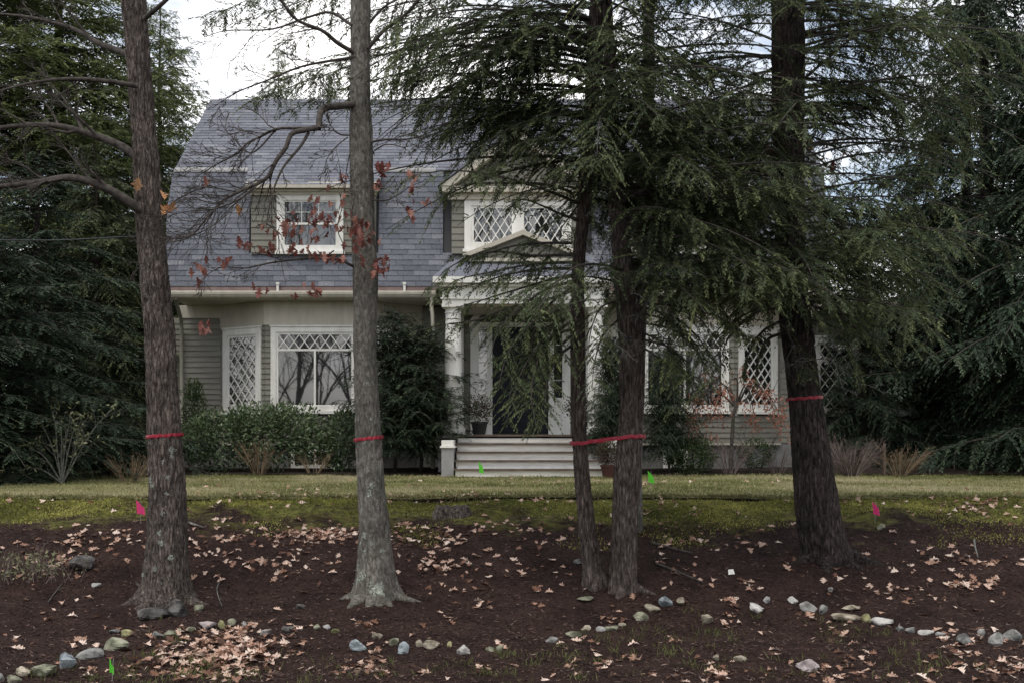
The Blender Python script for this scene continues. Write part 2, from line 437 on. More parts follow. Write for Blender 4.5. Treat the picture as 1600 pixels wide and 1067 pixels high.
def bank_mat():
    """dark mulch, turning to mossy turf near the lawn edge (a different cover, by place)"""
    m, nt, b = new_mat('mulch_and_moss')
    N, L = nt.nodes, nt.links
    b.inputs['Roughness'].default_value = 0.95; b.inputs['Specular IOR Level'].default_value = 0.1
    t = N.new('ShaderNodeTexCoord')
    n1 = N.new('ShaderNodeTexNoise'); n1.inputs['Scale'].default_value = 38; n1.inputs['Detail'].default_value = 10; n1.inputs['Roughness'].default_value = 0.75
    L.new(t.outputs['Object'], n1.inputs['Vector'])
    r1 = N.new('ShaderNodeValToRGB'); r1.color_ramp.elements[0].position = 0.38; r1.color_ramp.elements[1].position = 0.72
    r1.color_ramp.elements[0].color = (0.012, 0.0070, 0.006, 1); r1.color_ramp.elements[1].color = (0.066, 0.039, 0.033, 1)
    L.new(n1.outputs['Fac'], r1.inputs['Fac'])
    n2 = N.new('ShaderNodeTexNoise'); n2.inputs['Scale'].default_value = 9; n2.inputs['Detail'].default_value = 6
    L.new(t.outputs['Object'], n2.inputs['Vector'])
    r2 = N.new('ShaderNodeValToRGB'); r2.color_ramp.elements[0].position = 0.3; r2.color_ramp.elements[1].position = 0.7
    r2.color_ramp.elements[0].color = (0.035, 0.038, 0.010, 1); r2.color_ramp.elements[1].color = (0.165, 0.165, 0.042, 1)
    L.new(n2.outputs['Fac'], r2.inputs['Fac'])
    # moss mask: distance up the bank plus noise
    sx = N.new('ShaderNodeSeparateXYZ'); L.new(t.outputs['Object'], sx.inputs['Vector'])
    n3 = N.new('ShaderNodeTexNoise'); n3.inputs['Scale'].default_value = 1.1; n3.inputs['Detail'].default_value = 8; n3.inputs['Roughness'].default_value = 0.65
    L.new(t.outputs['Object'], n3.inputs['Vector'])
    ma = N.new('ShaderNodeMath'); ma.operation = 'MULTIPLY_ADD'; ma.inputs[1].default_value = 4.4
    L.new(n3.outputs['Fac'], ma.inputs[0]); L.new(sx.outputs['Y'], ma.inputs[2])
    mr = N.new('ShaderNodeMapRange'); mr.inputs['From Min'].default_value = 16.25; mr.inputs['From Max'].default_value = 16.8
    L.new(ma.outputs['Value'], mr.inputs['Value'])
    # damp and dry patches in the mulch
    n4 = N.new('ShaderNodeTexNoise'); n4.inputs['Scale'].default_value = 2.2; n4.inputs['Detail'].default_value = 6; n4.inputs['Roughness'].default_value = 0.7
    L.new(t.outputs['Object'], n4.inputs['Vector'])
    mr4 = N.new('ShaderNodeMapRange'); mr4.inputs['From Min'].default_value = 0.32; mr4.inputs['From Max'].default_value = 0.68; mr4.inputs['To Min'].default_value = 0.55; mr4.inputs['To Max'].default_value = 1.55
    L.new(n4.outputs['Fac'], mr4.inputs['Value'])
    h4 = N.new('ShaderNodeHueSaturation'); L.new(mr4.outputs['Result'], h4.inputs['Value']); L.new(r1.outputs['Color'], h4.inputs['Color'])
    mx = N.new('ShaderNodeMix'); mx.data_type = 'RGBA'
    L.new(mr.outputs['Result'], mx.inputs['Factor']); L.new(h4.outputs['Color'], mx.inputs['A']); L.new(r2.outputs['Color'], mx.inputs['B'])
    L.new(mx.outputs['Result'], b.inputs['Base Color'])
    bp = N.new('ShaderNodeBump'); bp.inputs['Strength'].default_value = 1.0; bp.inputs['Distance'].default_value = 0.03
    L.new(n1.outputs['Fac'], bp.inputs['Height']); L.new(bp.outputs['Normal'], b.inputs['Normal'])
    return m
M['bank'] = bank_mat()
M['lawn'] = mat('lawn_turf', (0.115, 0.115, 0.05), (0.235, 0.215, 0.115), scale=5, rough=0.95, bump=0.6, bscale=60, spec=0.1)
M['soil'] = mat('dark_bed_soil', (0.012, 0.009, 0.008), (0.04, 0.03, 0.025), scale=14, rough=0.95, bump=0.8, bscale=50, spec=0.1)
M['forest_floor'] = mat('leaf_litter_ground', (0.02, 0.018, 0.012), (0.06, 0.05, 0.03), scale=3, rough=0.95, bump=0.5, spec=0.1)

xs_f = np.concatenate([np.linspace(-60, -12, 25)[:-1], np.linspace(-12, 12, 360), np.linspace(12, 60, 25)[1:]])
ys_f = np.concatenate([np.linspace(-40, 6, 20)[:-1], np.linspace(6, 9, 30)[:-1], np.linspace(9, 15.4, 150)])
def bank_y(X, Y):
    return X, Y + np.where(Y > 12, (edge_y(X) - 0.02 - 15.4)*np.clip((Y - 12)/3.4, 0, 1), 0)
grid_mesh(xs_f, ys_f, ground_z, 'mulch_bank', M['bank'], yfun=bank_y, kind='structure')
ys_l = np.concatenate([[0, 0.001, 0.01], np.linspace(0.03, 1.0, 90)])
def lawn_xy(X, Y):
    e = edge_y(X)
    return X, e - 0.03 + (27.0 - e)*Y
def lawn_z(X, Y):
    z = ground_z(X, np.maximum(Y, edge_y(X) + 0.02))
    row = np.arange(Y.shape[0])[:, None]
    z = np.where(row == 0, z - 0.02, z)
    return z
grid_mesh(np.concatenate([np.linspace(-60, -12, 25)[:-1], np.linspace(-12, 12, 200), np.linspace(12, 60, 25)[1:]]), ys_l, lawn_z, 'lawn', M['lawn'], yfun=lawn_xy, kind='structure')
xe_ = np.linspace(-13, 13, 420); ee_ = edge_y(xe_) - 0.028
ze_ = ground_z(xe_, edge_y(xe_) + 0.02) - 0.018
jag = 0.012*(vnoise(xe_*9 + 300, 0*xe_, 512, 8) - 0.5)
V_ = np.concatenate([np.stack([xe_, ee_ + 0.004, ze_], -1), np.stack([xe_, ee_ + jag + 0.012, ze_ - 0.05], -1), np.stack([xe_, ee_ + jag - 0.01, ze_ - 0.16], -1)])
n_ = len(xe_); j_ = np.arange(n_-1)
mb = MB(); mb.add(V_, np.concatenate([np.stack([a*n_+j_, (a+1)*n_+j_, (a+1)*n_+j_+1, a*n_+j_+1], -1) for a in (0, 1)])); mb.build('lawn_cut_edge', M['soil'], smooth=True, kind='structure')
# land beyond, one sheet to the horizon
mb = MB()
mb.add([(-60, 27, 0.0), (60, 27, 0.0), (900, 900, 0.0), (-900, 900, 0.0)], [(0, 1, 2, 3)])
mb.add([(-60, 27, 0.0), (-900, 900, 0.0), (-900, -900, -1.1), (-60, -40, -1.1)], [(0, 1, 2, 3)])
mb.add([(60, 27, 0.0), (60, -40, -1.1), (900, -900, -1.1), (900, 900, 0.0)], [(0, 1, 2, 3)])
mb.add([(-60, -40, -1.1), (-900, -900, -1.1), (900, -900, -1.1), (60, -40, -1.1)], [(0, 1, 2, 3)])
mb.build('ground', M['forest_floor'], kind='structure')
# planting bed along the house, a low mound
def bed_z(X, Y):
    return 0.03 + 0.05*np.clip((Y - 22.6)/1.2, 0, 1) + 0.03*fbm(X, Y, 61, 3, 2.0)
def bed(x0, x1, y0, y1):
    grid_mesh(np.linspace(x0, x1, 60), np.linspace(y0, y1, 24), bed_z, 'planting_bed', M['soil'], kind='structure')
bed(-7.4, -1.36, 22.6, 25.3)
bed(1.95, 9.5, 22.6, 25.3)
# ------------------------------------------------------------------ the house
YW, YE, ZS = 25.2, 24.0, 3.25
XL, XR = -6.42, 5.93
HB = Vector((0.0, 25.0, 0.0))
house = empty('house', HB, 'grey green clapboard house with slate grey gambrel roof behind the trees', 'house')
HX = np.array([1.0, 0, 0]); HZ = np.array([0, 0, 1.0])
def frame(o, u=(1, 0, 0)):
    u = np.array(u, float); u /= np.linalg.norm(u)
    return (np.array(o, float), u, HZ, np.cross(u, HZ))
def pt(Mf, a, b, c=0.0):
    return Mf[0] + Mf[1]*a + Mf[2]*b + Mf[3]*c

def clapboards(Mf, u0, u1, v0, v1, parent, openings=(), ex=0.104, thick=0.022, material=None):
    n = max(1, int(round((v1 - v0)/ex))); e = (v1 - v0)/n
    for k in range(n):
        a, b = v0 + k*e, v0 + (k+1)*e
        segs = [(u0, u1)]
        for (x0, y0, x1, y1) in openings:
            if y1 > a + 0.01 and y0 < b - 0.01:
                new = []
                for (s, t) in segs:
                    if x1 <= s or x0 >= t: new.append((s, t)); continue
                    if x0 - s > 0.02: new.append((s, x0))
                    if t - x1 > 0.02: new.append((x1, t))
                segs = new
        for (s, t) in segs:
            j = RNG.uniform(-0.0015, 0.0015)
            mb = MB()
            g = 0.004
            c = [pt(Mf, s, a, 0.0), pt(Mf, t, a, 0.0), pt(Mf, t, b + 0.012, 0.0), pt(Mf, s, b + 0.012, 0.0),
                 pt(Mf, s, a + j, thick), pt(Mf, t, a + j, thick), pt(Mf, t, b + 0.012, 0.003), pt(Mf, s, b + 0.012, 0.003)]
            mb.hexa(c)
            mb.build('clapboard', material or M['siding'], parent)

def clip_poly(poly, r):
    u0, v0, u1, v1 = r
    for (ax, val, keep) in ((0, u0, 1), (0, u1, -1), (1, v0, 1), (1, v1, -1)):
        out = []
        for i in range(len(poly)):
            p, q = poly[i], poly[(i+1) % len(poly)]
            ip, iq = keep*(p[ax] - val) >= 0, keep*(q[ax] - val) >= 0
            if ip: out.append(p)
            if ip != iq:
                t = (val - p[ax])/(q[ax] - p[ax])
                out.append((p[0] + t*(q[0]-p[0]), p[1] + t*(q[1]-p[1])))
        poly = out
        if len(poly) < 3: return []
    return poly
def area(p):
    return abs(sum(p[i][0]*p[(i+1) % len(p)][1] - p[(i+1) % len(p)][0]*p[i][1] for i in range(len(p))))/2

def pane(Mf, poly, depth, parent):
    cu = sum(p[0] for p in poly)/len(poly); cv = sum(p[1] for p in poly)/len(poly)
    hu = max(abs(p[0]-cu) for p in poly); hv = max(abs(p[1]-cv) for p in poly)
    a = float(np.clip(RNG.normal(0, 0.006), -0.0022/hu, 0.0022/hu)); b = float(np.clip(RNG.normal(0, 0.006), -0.0022/hv, 0.0022/hv))
    depth = depth + 0.004
    mb = MB()
    mb.add([pt(Mf, p[0], p[1], depth + a*(p[0]-cu) + b*(p[1]-cv)) for p in poly], [list(range(len(poly)))])
    return mb.build('pane', M['glass'], parent)

def lattice(Mf, r, a, b, depth, parent, phase=(0.0, 0.0), bw=0.02):
    u0, v0, u1, v1 = r
    nu, nv = int((u1-u0)/a) + 3, int(2*(v1-v0)/b) + 4
    for j in range(-1, nv):
        for i in range(-2, nu):
            c = (u0 + phase[0] + a*(i + 0.5*(j % 2)), v0 + phase[1] + b/2*j)
            p = clip_poly([(c[0]-a/2, c[1]), (c[0], c[1]-b/2), (c[0]+a/2, c[1]), (c[0], c[1]+b/2)], r)
            if len(p) >= 3 and area(p) > 0.0004: pane(Mf, p, depth, parent)
    mb = MB()
    sl = b/a
    k0 = u0 + phase[0] - a/2
    span = (v1 - v0)/sl
    for s in (1, -1):
        for i in range(-int(span/a) - 3, nu + int(span/a) + 3):
            # line through (k, v0+phase1) with slope s*sl
            k = k0 + a*i
            pts_ = []
            for v in (v0, v1):
                pts_.append((k + (v - v0 - phase[1])/(s*sl), v))
            (xa, ya), (xb, yb) = pts_
            t0, t1 = 0.0, 1.0
            dx = xb - xa
            ts = sorted(((u0 - xa)/dx, (u1 - xa)/dx))
            t0, t1 = max(t0, ts[0]), min(t1, ts[1])
            if t1 - t0 < 0.02: continue
            p = np.array([xa + dx*t0, ya + (yb-ya)*t0]); q = np.array([xa + dx*t1, ya + (yb-ya)*t1])
            dd = (q-p)/np.linalg.norm(q-p); nn = np.array([-dd[1], dd[0]])*bw/2
            z0, z1 = depth + 0.001 + (0.001 if s > 0 else 0), depth + 0.019 + (0.002 if s > 0 else 0)
            c = [pt(Mf, *(p-nn), z0), pt(Mf, *(q-nn), z0), pt(Mf, *(q+nn), z0), pt(Mf, *(p+nn), z0),
                 pt(Mf, *(p-nn), z1), pt(Mf, *(q-nn), z1), pt(Mf, *(q+nn), z1), pt(Mf, *(p+nn), z1)]
            mb.hexa(c)
    mb.build('lattice_bars', M['white'], parent)

def ring(mb, Mf, r, w, d0, d1):
    """rectangular frame inside rectangle r, width w"""
    u0, v0, u1, v1 = r
    mb.obox(Mf, (u0, v0, d0), (u0+w, v1, d1)); mb.obox(Mf, (u1-w, v0, d0), (u1, v1, d1))
    mb.obox(Mf, (u0+w, v0, d0), (u1-w, v0+w, d1 - 0.002)); mb.obox(Mf, (u0+w, v1-w, d0), (u1-w, v1, d1 - 0.002))

def window(Mf, r, casing=0.12, kind='lattice', cw=None, name='window', sw=0.045):
    """outer rectangle r in frame Mf"""
    u0, v0, u1, v1 = r
    mb = MB()
    ring(mb, Mf, r, casing, -0.01, 0.045)
    # small cap moulding
    mb.obox(Mf, (u0 - 0.015, v1 + 0.0005, -0.01), (u1 + 0.015, v1 + 0.03, 0.065))
    win = mb.build(name, M['white'], house)
    s = MB(); s.obox(Mf, (u0 - 0.03, v0 - 0.055, -0.01), (u1 + 0.03, v0 - 0.001, 0.085)); s.build('sill', M['white'], win)
    a = (u0 + casing, v0 + casing*0.7, u1 - casing, v1 - casing)
    sb = MB(); ring(sb, Mf, a, sw, -0.01, 0.022); sb.build('sash', M['white'], win)
    g = (a[0]+sw, a[1]+sw, a[2]-sw, a[3]-sw)
    return win, g

roof_z = lambda y: 3.5 + (y - 24.02)*2.22/0.33
# --- walls (backing sheets) and clapboards
wb = MB()
wb.box((-6.52, YW + 0.004, 0.0), (XR - 0.06, 30.0, ZS))
wall = wb.build('wall', M['backing'], house)
f_main = frame((0, YW, 0))
# bays: left about x -3.755, right about 3.29
def bay(cx):
    hw, hw2 = 0.945, 1.975
    yf = 24.4
    b = MB()
    b.prism([(cx-hw2, YW+0.05), (cx-hw+0.002, yf+0.004), (cx+hw-0.002, yf+0.004), (cx+hw2, YW+0.05)], 'z', 0.55, ZS - 0.005)
    bw_ = b.build('bay', M['backing'], house)
    zt = 2.80
    fr = MB()   # deep cream frieze above the windows
    fr.prism([(cx-hw2-0.03, YW), (cx-hw-0.02, yf-0.03), (cx+hw+0.02, yf-0.03), (cx+hw2+0.03, YW)], 'z', zt, ZS - 0.001)
    fr.build('bay_frieze', M['cream'], house)
    fz = MB()
    fz.prism([(cx-hw2+0.05, YW+0.03), (cx-hw+0.02, yf+0.04), (cx+hw-0.02, yf+0.04), (cx+hw2-0.05, YW+0.03)], 'z', 0.0, 0.56)
    fz.build('foundation', M['foundation'], house)
    # front
    F = frame((cx, yf, 0))
    r = (-0.84, 1.17, 0.84, zt - 0.035)
    win, g = window(F, r, casing=0.10)
    # transom of crossed bars over two tall panes
    vt = g[3] - 0.27
    t = MB(); t.obox(F, (g[0], vt - 0.04, -0.005), (g[2], vt, 0.02)); t.obox(F, (-0.02, g[1], -0.005), (0.02, vt - 0.0405, 0.02)); t.build('muntin', M['white'], win)
    lattice(F, (g[0], vt, g[2], g[3]), (g[2]-g[0])/7.0, 0.27, 0.002, win, phase=((g[2]-g[0])/14.0, 0.0), bw=0.018)
    for (x0, x1) in ((g[0], -0.02), (0.02, g[2])):
        pane(F, [(x0, g[1]), (x1, g[1]), (x1, vt-0.04), (x0, vt-0.04)], 0.002, win)
    clapboards(F, -hw, hw, 0.56, zt, bw_, [(r[0], r[1]-0.055, r[2], zt)])
    wt = MB(); wt.obox(F, (-hw-0.02, 0.52, 0.0), (hw+0.02, 0.56, 0.05)); wt.build('water_table', M['cream'], house)
    # angled sides
    L = math.hypot(hw2-hw, YW-yf)
    for s in (-1, 1):
        if s < 0: A = frame((cx-hw2, YW, 0), (hw2-hw, yf-YW, 0))
        else: A = frame((cx+hw, yf, 0), (hw2-hw, YW-yf, 0))
        ra = (0.10, 1.17, L-0.10, zt - 0.035)
        w2, g2 = window(A, ra, casing=0.125)
        lattice(A, g2, (g2[2]-g2[0])/3.6, 0.235, 0.002, w2, phase=(0.05, 0.02))
        clapboards(A, 0.0, L, 0.56, zt, bw_, [(ra[0], ra[1]-0.055, ra[2], zt)])
        wt = MB(); wt.obox(A, (0.0, 0.515, 0.0), (L, 0.555, 0.05)); wt.build('water_table', M['cream'], house)
        cb = MB(); cb.obox(A, (-0.01 if s > 0 else L-0.07, 0.56, 0.0), (0.07 if s > 0 else L+0.01, zt, 0.03)); 
bay(-3.755); bay(3.29)
# flat walls between bays
clapboards(f_main, -6.52, -5.73, 0.56, 3.0, wall)
clapboards(f_main, -1.78, -1.05, 0.56, 3.2, wall)
clapboards(f_main, 1.10, 1.31, 0.56, 3.2, wall)
clapboards(f_main, 5.27, 5.86, 0.56, 3.0, wall)
for a_, b_ in ((-6.55, -5.70), (5.25, 5.9)):
    fr = MB(); fr.box((a_, YW-0.04, 3.0), (b_, YW, ZS-0.001)); fr.build('frieze_board', M['cream'], house)
for a_, b_ in ((-6.5, -1.3), (1.9, 5.88)):
    fd = MB(); fd.box((a_, YW+0.001, 0.0), (b_, YW+0.05, 0.56)); fd.build('foundation', M['foundation'], house)
# set-back side walls left and right of the main block
sw = MB(); sw.box((-7.0, 25.85, 0.0), (-6.52, 29.5, 3.05)); sw_o = sw.build('side_wall', M['backing'], house)
clapboards(frame((0, 25.85, 0)), -7.0, -6.525, 0.4, 3.05, sw_o)
rw = MB(); rw.box((5.87, 26.9, 0.0), (8.8, 30.0, 3.25)); rw_o = rw.build('sun_porch_wall', M['backing'], house)
Fr = frame((0, 26.9, 0))
rwin = (6.32, 1.15, 7.3, 2.75)
w3, g3 = window(Fr, rwin, casing=0.11); lattice(Fr, g3, 0.2, 0.26, 0.002, w3)
rwin2 = (7.5, 1.15, 8.5, 2.75)
w3, g3 = window(Fr, rwin2, casing=0.11); lattice(Fr, g3, 0.2, 0.26, 0.002, w3)
clapboards(Fr, 5.88, 8.8, 0.4, 3.2, rw_o, [(rwin[0], rwin[1]-0.055, rwin[2], rwin[3]), (rwin2[0], rwin2[1]-0.055, rwin2[2], rwin2[3])])
rr = MB(); rr.box((5.86, 26.55, 3.26), (9.1, 30.0, 3.46)); rr.build('sun_porch_cornice', M['cream'], house)

# --- eave: soffit, gutter, flashing
so = MB(); so.box((XL+0.02, YE+0.06, ZS), (-1.45, YW+0.1, ZS+0.05)); so.box((1.85, YE+0.06, ZS), (XR-0.02, YW+0.1, ZS+0.05)); so.box((-1.4495, YE+0.3, ZS), (1.8495, YW+0.1, ZS+0.049)); so.build('soffit', M['cream'], house)
def gutter(x0, x1):
    g = MB()
    g.prism([(YE-0.06, 3.40), (YE-0.075, 3.385), (YE-0.07, 3.34), (YE-0.04, 3.29), (YE+0.01, 3.262), (YE+0.07, 3.262), (YE+0.07, 3.39), (YE+0.0, 3.39), (YE-0.02, 3.385)], 'x', x0, x1)
    g.build('gutter', M['cream'], house)
    c = MB()
    c.prism([(YE-0.015, 3.395), (YE+0.09, 3.395), (YE+0.10, 3.545), (YE+0.015, 3.545)], 'x', x0, x1)
    c.build('copper_flashing', M['copper'], house)
gutter(XL-0.02, -1.42); gutter(1.82, XR+0.02)
for px in (434, 632, 1205):
    s = MB(); X = (px-800)*23.95/FPX
    s.box((X-0.022, 23.93, 3.37), (X+0.022, 23.965, 3.56)); s.box((X-0.03, 23.92, 3.52), (X+0.03, 23.97, 3.56)); s.build('gutter_bracket', M['white'], house)
# downspouts
def downspout(pts, r=0.038):
    mb = MB(); mb.tube(pts, r, 8); mb.build('downspout', M['metal'], house, smooth=True)
downspout([(-6.3, 24.0, 3.27), (-6.32, 24.15, 3.16), (-6.46, 25.0, 2.95), (-6.48, 25.10, 2.8), (-6.48, 25.11, 0.12)])
downspout([(-1.5, 23.97, 3.27), (-1.5, 23.85, 3.1), (-1.46, 23.55, 2.9), (-1.45, 23.5, 2.6), (-1.45, 23.5, 0.1)])

# --- roof
RB0, RB1, RID = (24.02, 3.5), (24.35, 5.72), (27.25, 7.80)
def xl_at(z): return XL - 0.11*math.sin(math.pi*min(max((z-3.5)/2.22, 0), 1))
rb = MB()
rb.prism([(24.04, 3.42), (24.37, 5.70), (27.25, 7.77), (30.13, 5.70), (30.5, 3.42), (30.3, 3.3), (24.2, 3.3)], 'x', XL+0.03, XR-0.03)
roof = rb.build('roof', M['backing'], house)
# cream rake boards on the gable ends
rk = MB()
for x0, x1 in ((XL-0.005, XL+0.028), (XR-0.028, XR+0.005)):
    for (p, q) in (((24.06, 3.40), (24.39, 5.66)), ((24.39, 5.66), (27.25, 7.72)), ((27.25, 7.72), (30.1, 5.66)), ((30.1, 5.66), (30.45, 3.40))):
        rk.prism([p, q, (q[0], q[1]-0.2), (p[0]+0.05, p[1]-0.2)], 'x', x0, x1)
rk.build('rake_board', M['cream'], house)
shingle_mesh = {}
def shingle_geo(w, ln, tint):
    key = (round(w, 3), round(ln, 3), tint)
    if key not in shingle_mesh:
        mb = MB(); h = w/2
        # local: x across, y up the slope, z off the roof
        mb.hexa([(-h, 0, 0), (h, 0, 0), (h, ln, 0), (-h, ln, 0), (-h, 0, 0.016), (h, 0, 0.016), (h, ln, 0.004), (-h, ln, 0.004)], tint)
        me = mb.mesh('shingle'); me.materials.append(M['shingle'])
        shingle_mesh[key] = me
    return shingle_mesh[key]
rest = MB()
count_single = 0
dorm = [(-4.95, -2.52), (2.15, 4.58)]                 # shed dormers, X ranges
CDX = (-1.30, 1.50)                                   # centre gable dormer X range
def lay(p0, p1, ncourse, xr, skip=(), singles=False, wsh=0.305, back=False):
    global count_single
    p0 = np.array(p0); p1 = np.array(p1)
    d = p1 - p0; ln = np.linalg.norm(d); d = d/ln
    e = ln/ncourse
    nrm = np.array([-d[1], d[0]])      # (y,z) outward, up
    if nrm[1] < 0: nrm = -nrm
    if abs(d[1]) > 0.9: nrm = np.array([-abs(d[1]), abs(d[0])])
    for k in range(ncourse):
        base = p0 + d*(e*k - 0.01) + nrm*0.012
        z = base[1]
        x0, x1 = (xl_at(z) if xr[0] is None else xr[0]), (XR if xr[1] is None else xr[1])
        off = (0.5 if k % 2 else 0.0)*wsh + RNG.uniform(-0.04, 0.04)
        edges = [x0] + [x for x in np.arange(x0 - off, x1, wsh) if x0 + 0.05 < x < x1 - 0.05] + [x1]
        for a, b in zip(edges[:-1], edges[1:]):
            segs = [(a, b)]
            for (s0, s1) in skip:
                new = []
                for (a_, b_) in segs:
                    if b_ <= s0 or a_ >= s1: new.append((a_, b_)); continue
                    if a_ < s0 - 0.02: new.append((a_, s0))
                    if b_ > s1 + 0.02: new.append((s1, b_))
                segs = new
            for (a_, b_) in segs:
                w = b_ - a_ - 0.006; cx = (a_+b_)/2
                tint = round(float(np.clip(RNG.normal(0.5, 0.2), 0, 1))*7)/7
                px, py = proj((cx, base[0], base[1]))
                lift = RNG.uniform(0, 0.003)
                Mx = (np.array([cx, base[0] + nrm[0]*lift, base[1] + nrm[1]*lift]), HX, np.array([0, d[0], d[1]]), np.array([0, nrm[0], nrm[1]]))
                if singles and count_single < 300 and abs(w - (wsh-0.006)) < 0.004 and 285 < px < 690 and not (540 < px < 600):
                    o = bpy.data.objects.new('shingle', shingle_geo(wsh-0.006, e*1.35, tint))
                    o.matrix_world = Matrix(((1, 0, 0, Mx[0][0]), (0, d[0], nrm[0], Mx[0][1]), (0, d[1], nrm[1], Mx[0][2]), (0, 0, 0, 1)))
                    o.parent = roof; COL.objects.link(o)
                    count_single += 1
                else:
                    rest.obox(Mx, (-w/2, 0, 0), (w/2, e*1.35, 0.004))
                    # butt edge thicker
                    v = rest.v[-1]; 
                    n3 = Mx[3]
                    for q in (4, 5): v[q] += n3*0.012
                    rest.t[-1][:] = tint
# lower, steep slope (skip where the dormers stand, above their aprons)
low_e = 22
zsplit = 4.13
ks = int(round((zsplit-3.5)/2.22*low_e))
def lerp(t): return (RB0[0] + (RB1[0]-RB0[0])*t, RB0[1] + (RB1[1]-RB0[1])*t)
lay(RB0, lerp(ks/low_e), ks, (None, None), skip=(), singles=True)
lay(lerp(ks/low_e), RB1, low_e-ks, (None, None), skip=dorm + [CDX], singles=True)
# upper slope
lay(RB1, RID, 26, (None, None))
# its continuation over the shed dormers
EX = (23.83, 5.72 - 0.52*(7.80-5.72)/2.9)
for (a, b) in dorm:
    lay(EX, RB1, 5, (a - 0.06, b + 0.06))
# back slope seen from nowhere near, kept simple; ridge caps
rest.build('shingles', M['shingle'], roof, kind='stuff')
rc = MB(); 
for x in np.arange(XL, XR, 0.3):
    rc.prism([(27.25-0.13, 7.72), (27.25, 7.835), (27.25+0.13, 7.72)], 'x', x+0.003, min(x+0.297, XR))
rc.build('ridge_cap', M['shingle'], roof)
st = MB()
for (a, b) in ((xl_at(5.7), dorm[0][0]-0.07), (dorm[0][1]+0.07, CDX[0]-0.15), (CDX[1]+0.15, dorm[1][0]-0.07), (dorm[1][1]+0.07, XR)):
    st.prism([(24.305, 5.70), (24.32, 5.745), (24.40, 5.80), (24.40, 5.72)], 'x', a, b)
st.build('break_flashing', M['grey_paint'], roof)

# --- shed dormers
def shed_dormer(x0, x1, wc, gr=False):
    yf = 24.05
    d = MB()
    d.prism([(yf, 4.10), (yf, 5.36), (24.36, 5.60), (24.36, 5.2), (24.14, 4.10)], 'x', x0, x1)
    dm = d.build('dormer', M['siding'], house)
    F = frame((0, yf, 0))
    r = (wc-0.625, 4.15, wc+0.625, 5.225)
    clapboards(F, x0, x1, 4.13, 5.2, dm, [(r[0], r[1]-0.055, r[2], r[3]+0.03)], ex=0.118)
    fz = MB(); fz.box((x0-0.06, 23.90, 5.255), (x1+0.06, yf, 5.345)); fz.box((x0-0.02, 23.99, 5.20), (x1+0.02, yf, 5.254)); fz.build('dormer_frieze', M['cream'], dm)
    ev = MB(); ev.prism([(23.80, 5.30), (23.80, 5.355), (24.36, 5.745), (24.36, 5.69)], 'x', x0-0.06, x1+0.06); ev.build('dormer_eave', M['cream'], dm)
    win, g = window(F, r, casing=0.115, sw=0.03)
    mid = (g[1]+g[3])/2
    mu = MB(); mu.obox(F, (g[0], mid-0.02, -0.005), (g[2], mid+0.02, 0.02)); mu.build('meeting_rail', M['white'], win)
    m2 = MB()
    w3_ = (g[2]-g[0])/3
    for k in (1, 2): m2.obox(F, (g[0]+k*w3_-0.006, mid+0.026, -0.004), (g[0]+k*w3_+0.006, g[3], 0.012))
    vm = (mid+0.025+g[3])/2
    m2.obox(F, (g[0], vm-0.006, -0.004), (g[2], vm+0.006, 0.010)); m2.build('muntin', M['white'], win)
    for k in range(3):
        for (a, b) in ((mid+0.025, vm), (vm, g[3])):
            pane(F, [(g[0]+k*w3_, a), (g[0]+(k+1)*w3_, a), (g[0]+(k+1)*w3_, b), (g[0]+k*w3_, b)], 0.002, win)
    pane(F, [(g[0], g[1]), (g[2], g[1]), (g[2], mid-0.025), (g[0], mid-0.025)], 0.002, win)
shed_dormer(-4.90, -2.57, -3.79); shed_dormer(2.20, 4.53, 3.42)

# --- centre gable dormer
def centre_dormer():
    yf = 23.97; x0, x1 = -1.13, 1.35; cx = 0.11
    ze, za = 5.32, 6.36
    d = MB()
    d.prism([(x0, 4.10), (x1, 4.10), (x1, ze), (cx, za-0.12), (x0, ze)], 'y', yf, 25.6)
    dm = d.build('dormer', M['siding'], house)
    F = frame((0, yf, 0))
    r = (cx-1.0, 4.18, cx+1.0, 5.12)
    clapboards(F, x0, x1, 4.10, 5.22, dm, [(r[0], r[1]-0.055, r[2], r[3]+0.03)], ex=0.118)
    # cornice and raking boards of the pediment
    co = MB(); co.box((x0-0.17, yf-0.20, 5.22), (x1+0.17, yf, 5.33)); co.box((x0-0.08, yf-0.09, 5.10), (x1+0.08, yf-0.001, 5.219)); co.build('dormer_cornice', M['cream'], dm)
    rr_ = MB()
    for s in (-1, 1):
        ex = x0-0.2 if s < 0 else x1+0.2
        rr_.prism([(ex, 5.331), (cx, za+0.03), (cx, za-0.13), (ex-s*0.22, 5.331)], 'y', yf-0.22, yf+0.02)
    rr_.build('rake_board', M['cream'], dm)
    rf = MB()
    for s in (-1, 1):
        ex = x0-0.25 if s < 0 else x1+0.25
        rf.prism([(ex, 5.32), (cx, za+0.06), (cx, za+0.10), (ex, 5.365)], 'y', yf-0.25, 26.2)
    rf.build('dormer_roof', M['shingle'], dm)
    # paired lattice casements
    win, g = window(F, r, casing=0.13)
    mu = MB(); mu.obox(F, (cx-0.115, g[1]-0.04, -0.005), (cx+0.115, g[3]+0.04, 0.04)); mu.build('mullion', M['white'], win)
    lattice(F, (g[0], g[1], cx-0.115, g[3]), 0.165, 0.26, 0.002, win, phase=(0.08, 0.0), bw=0.017)
    lattice(F, (cx+0.115, g[1], g[2], g[3]), 0.165, 0.26, 0.002, win, phase=(0.08, 0.0), bw=0.017)
centre_dormer()

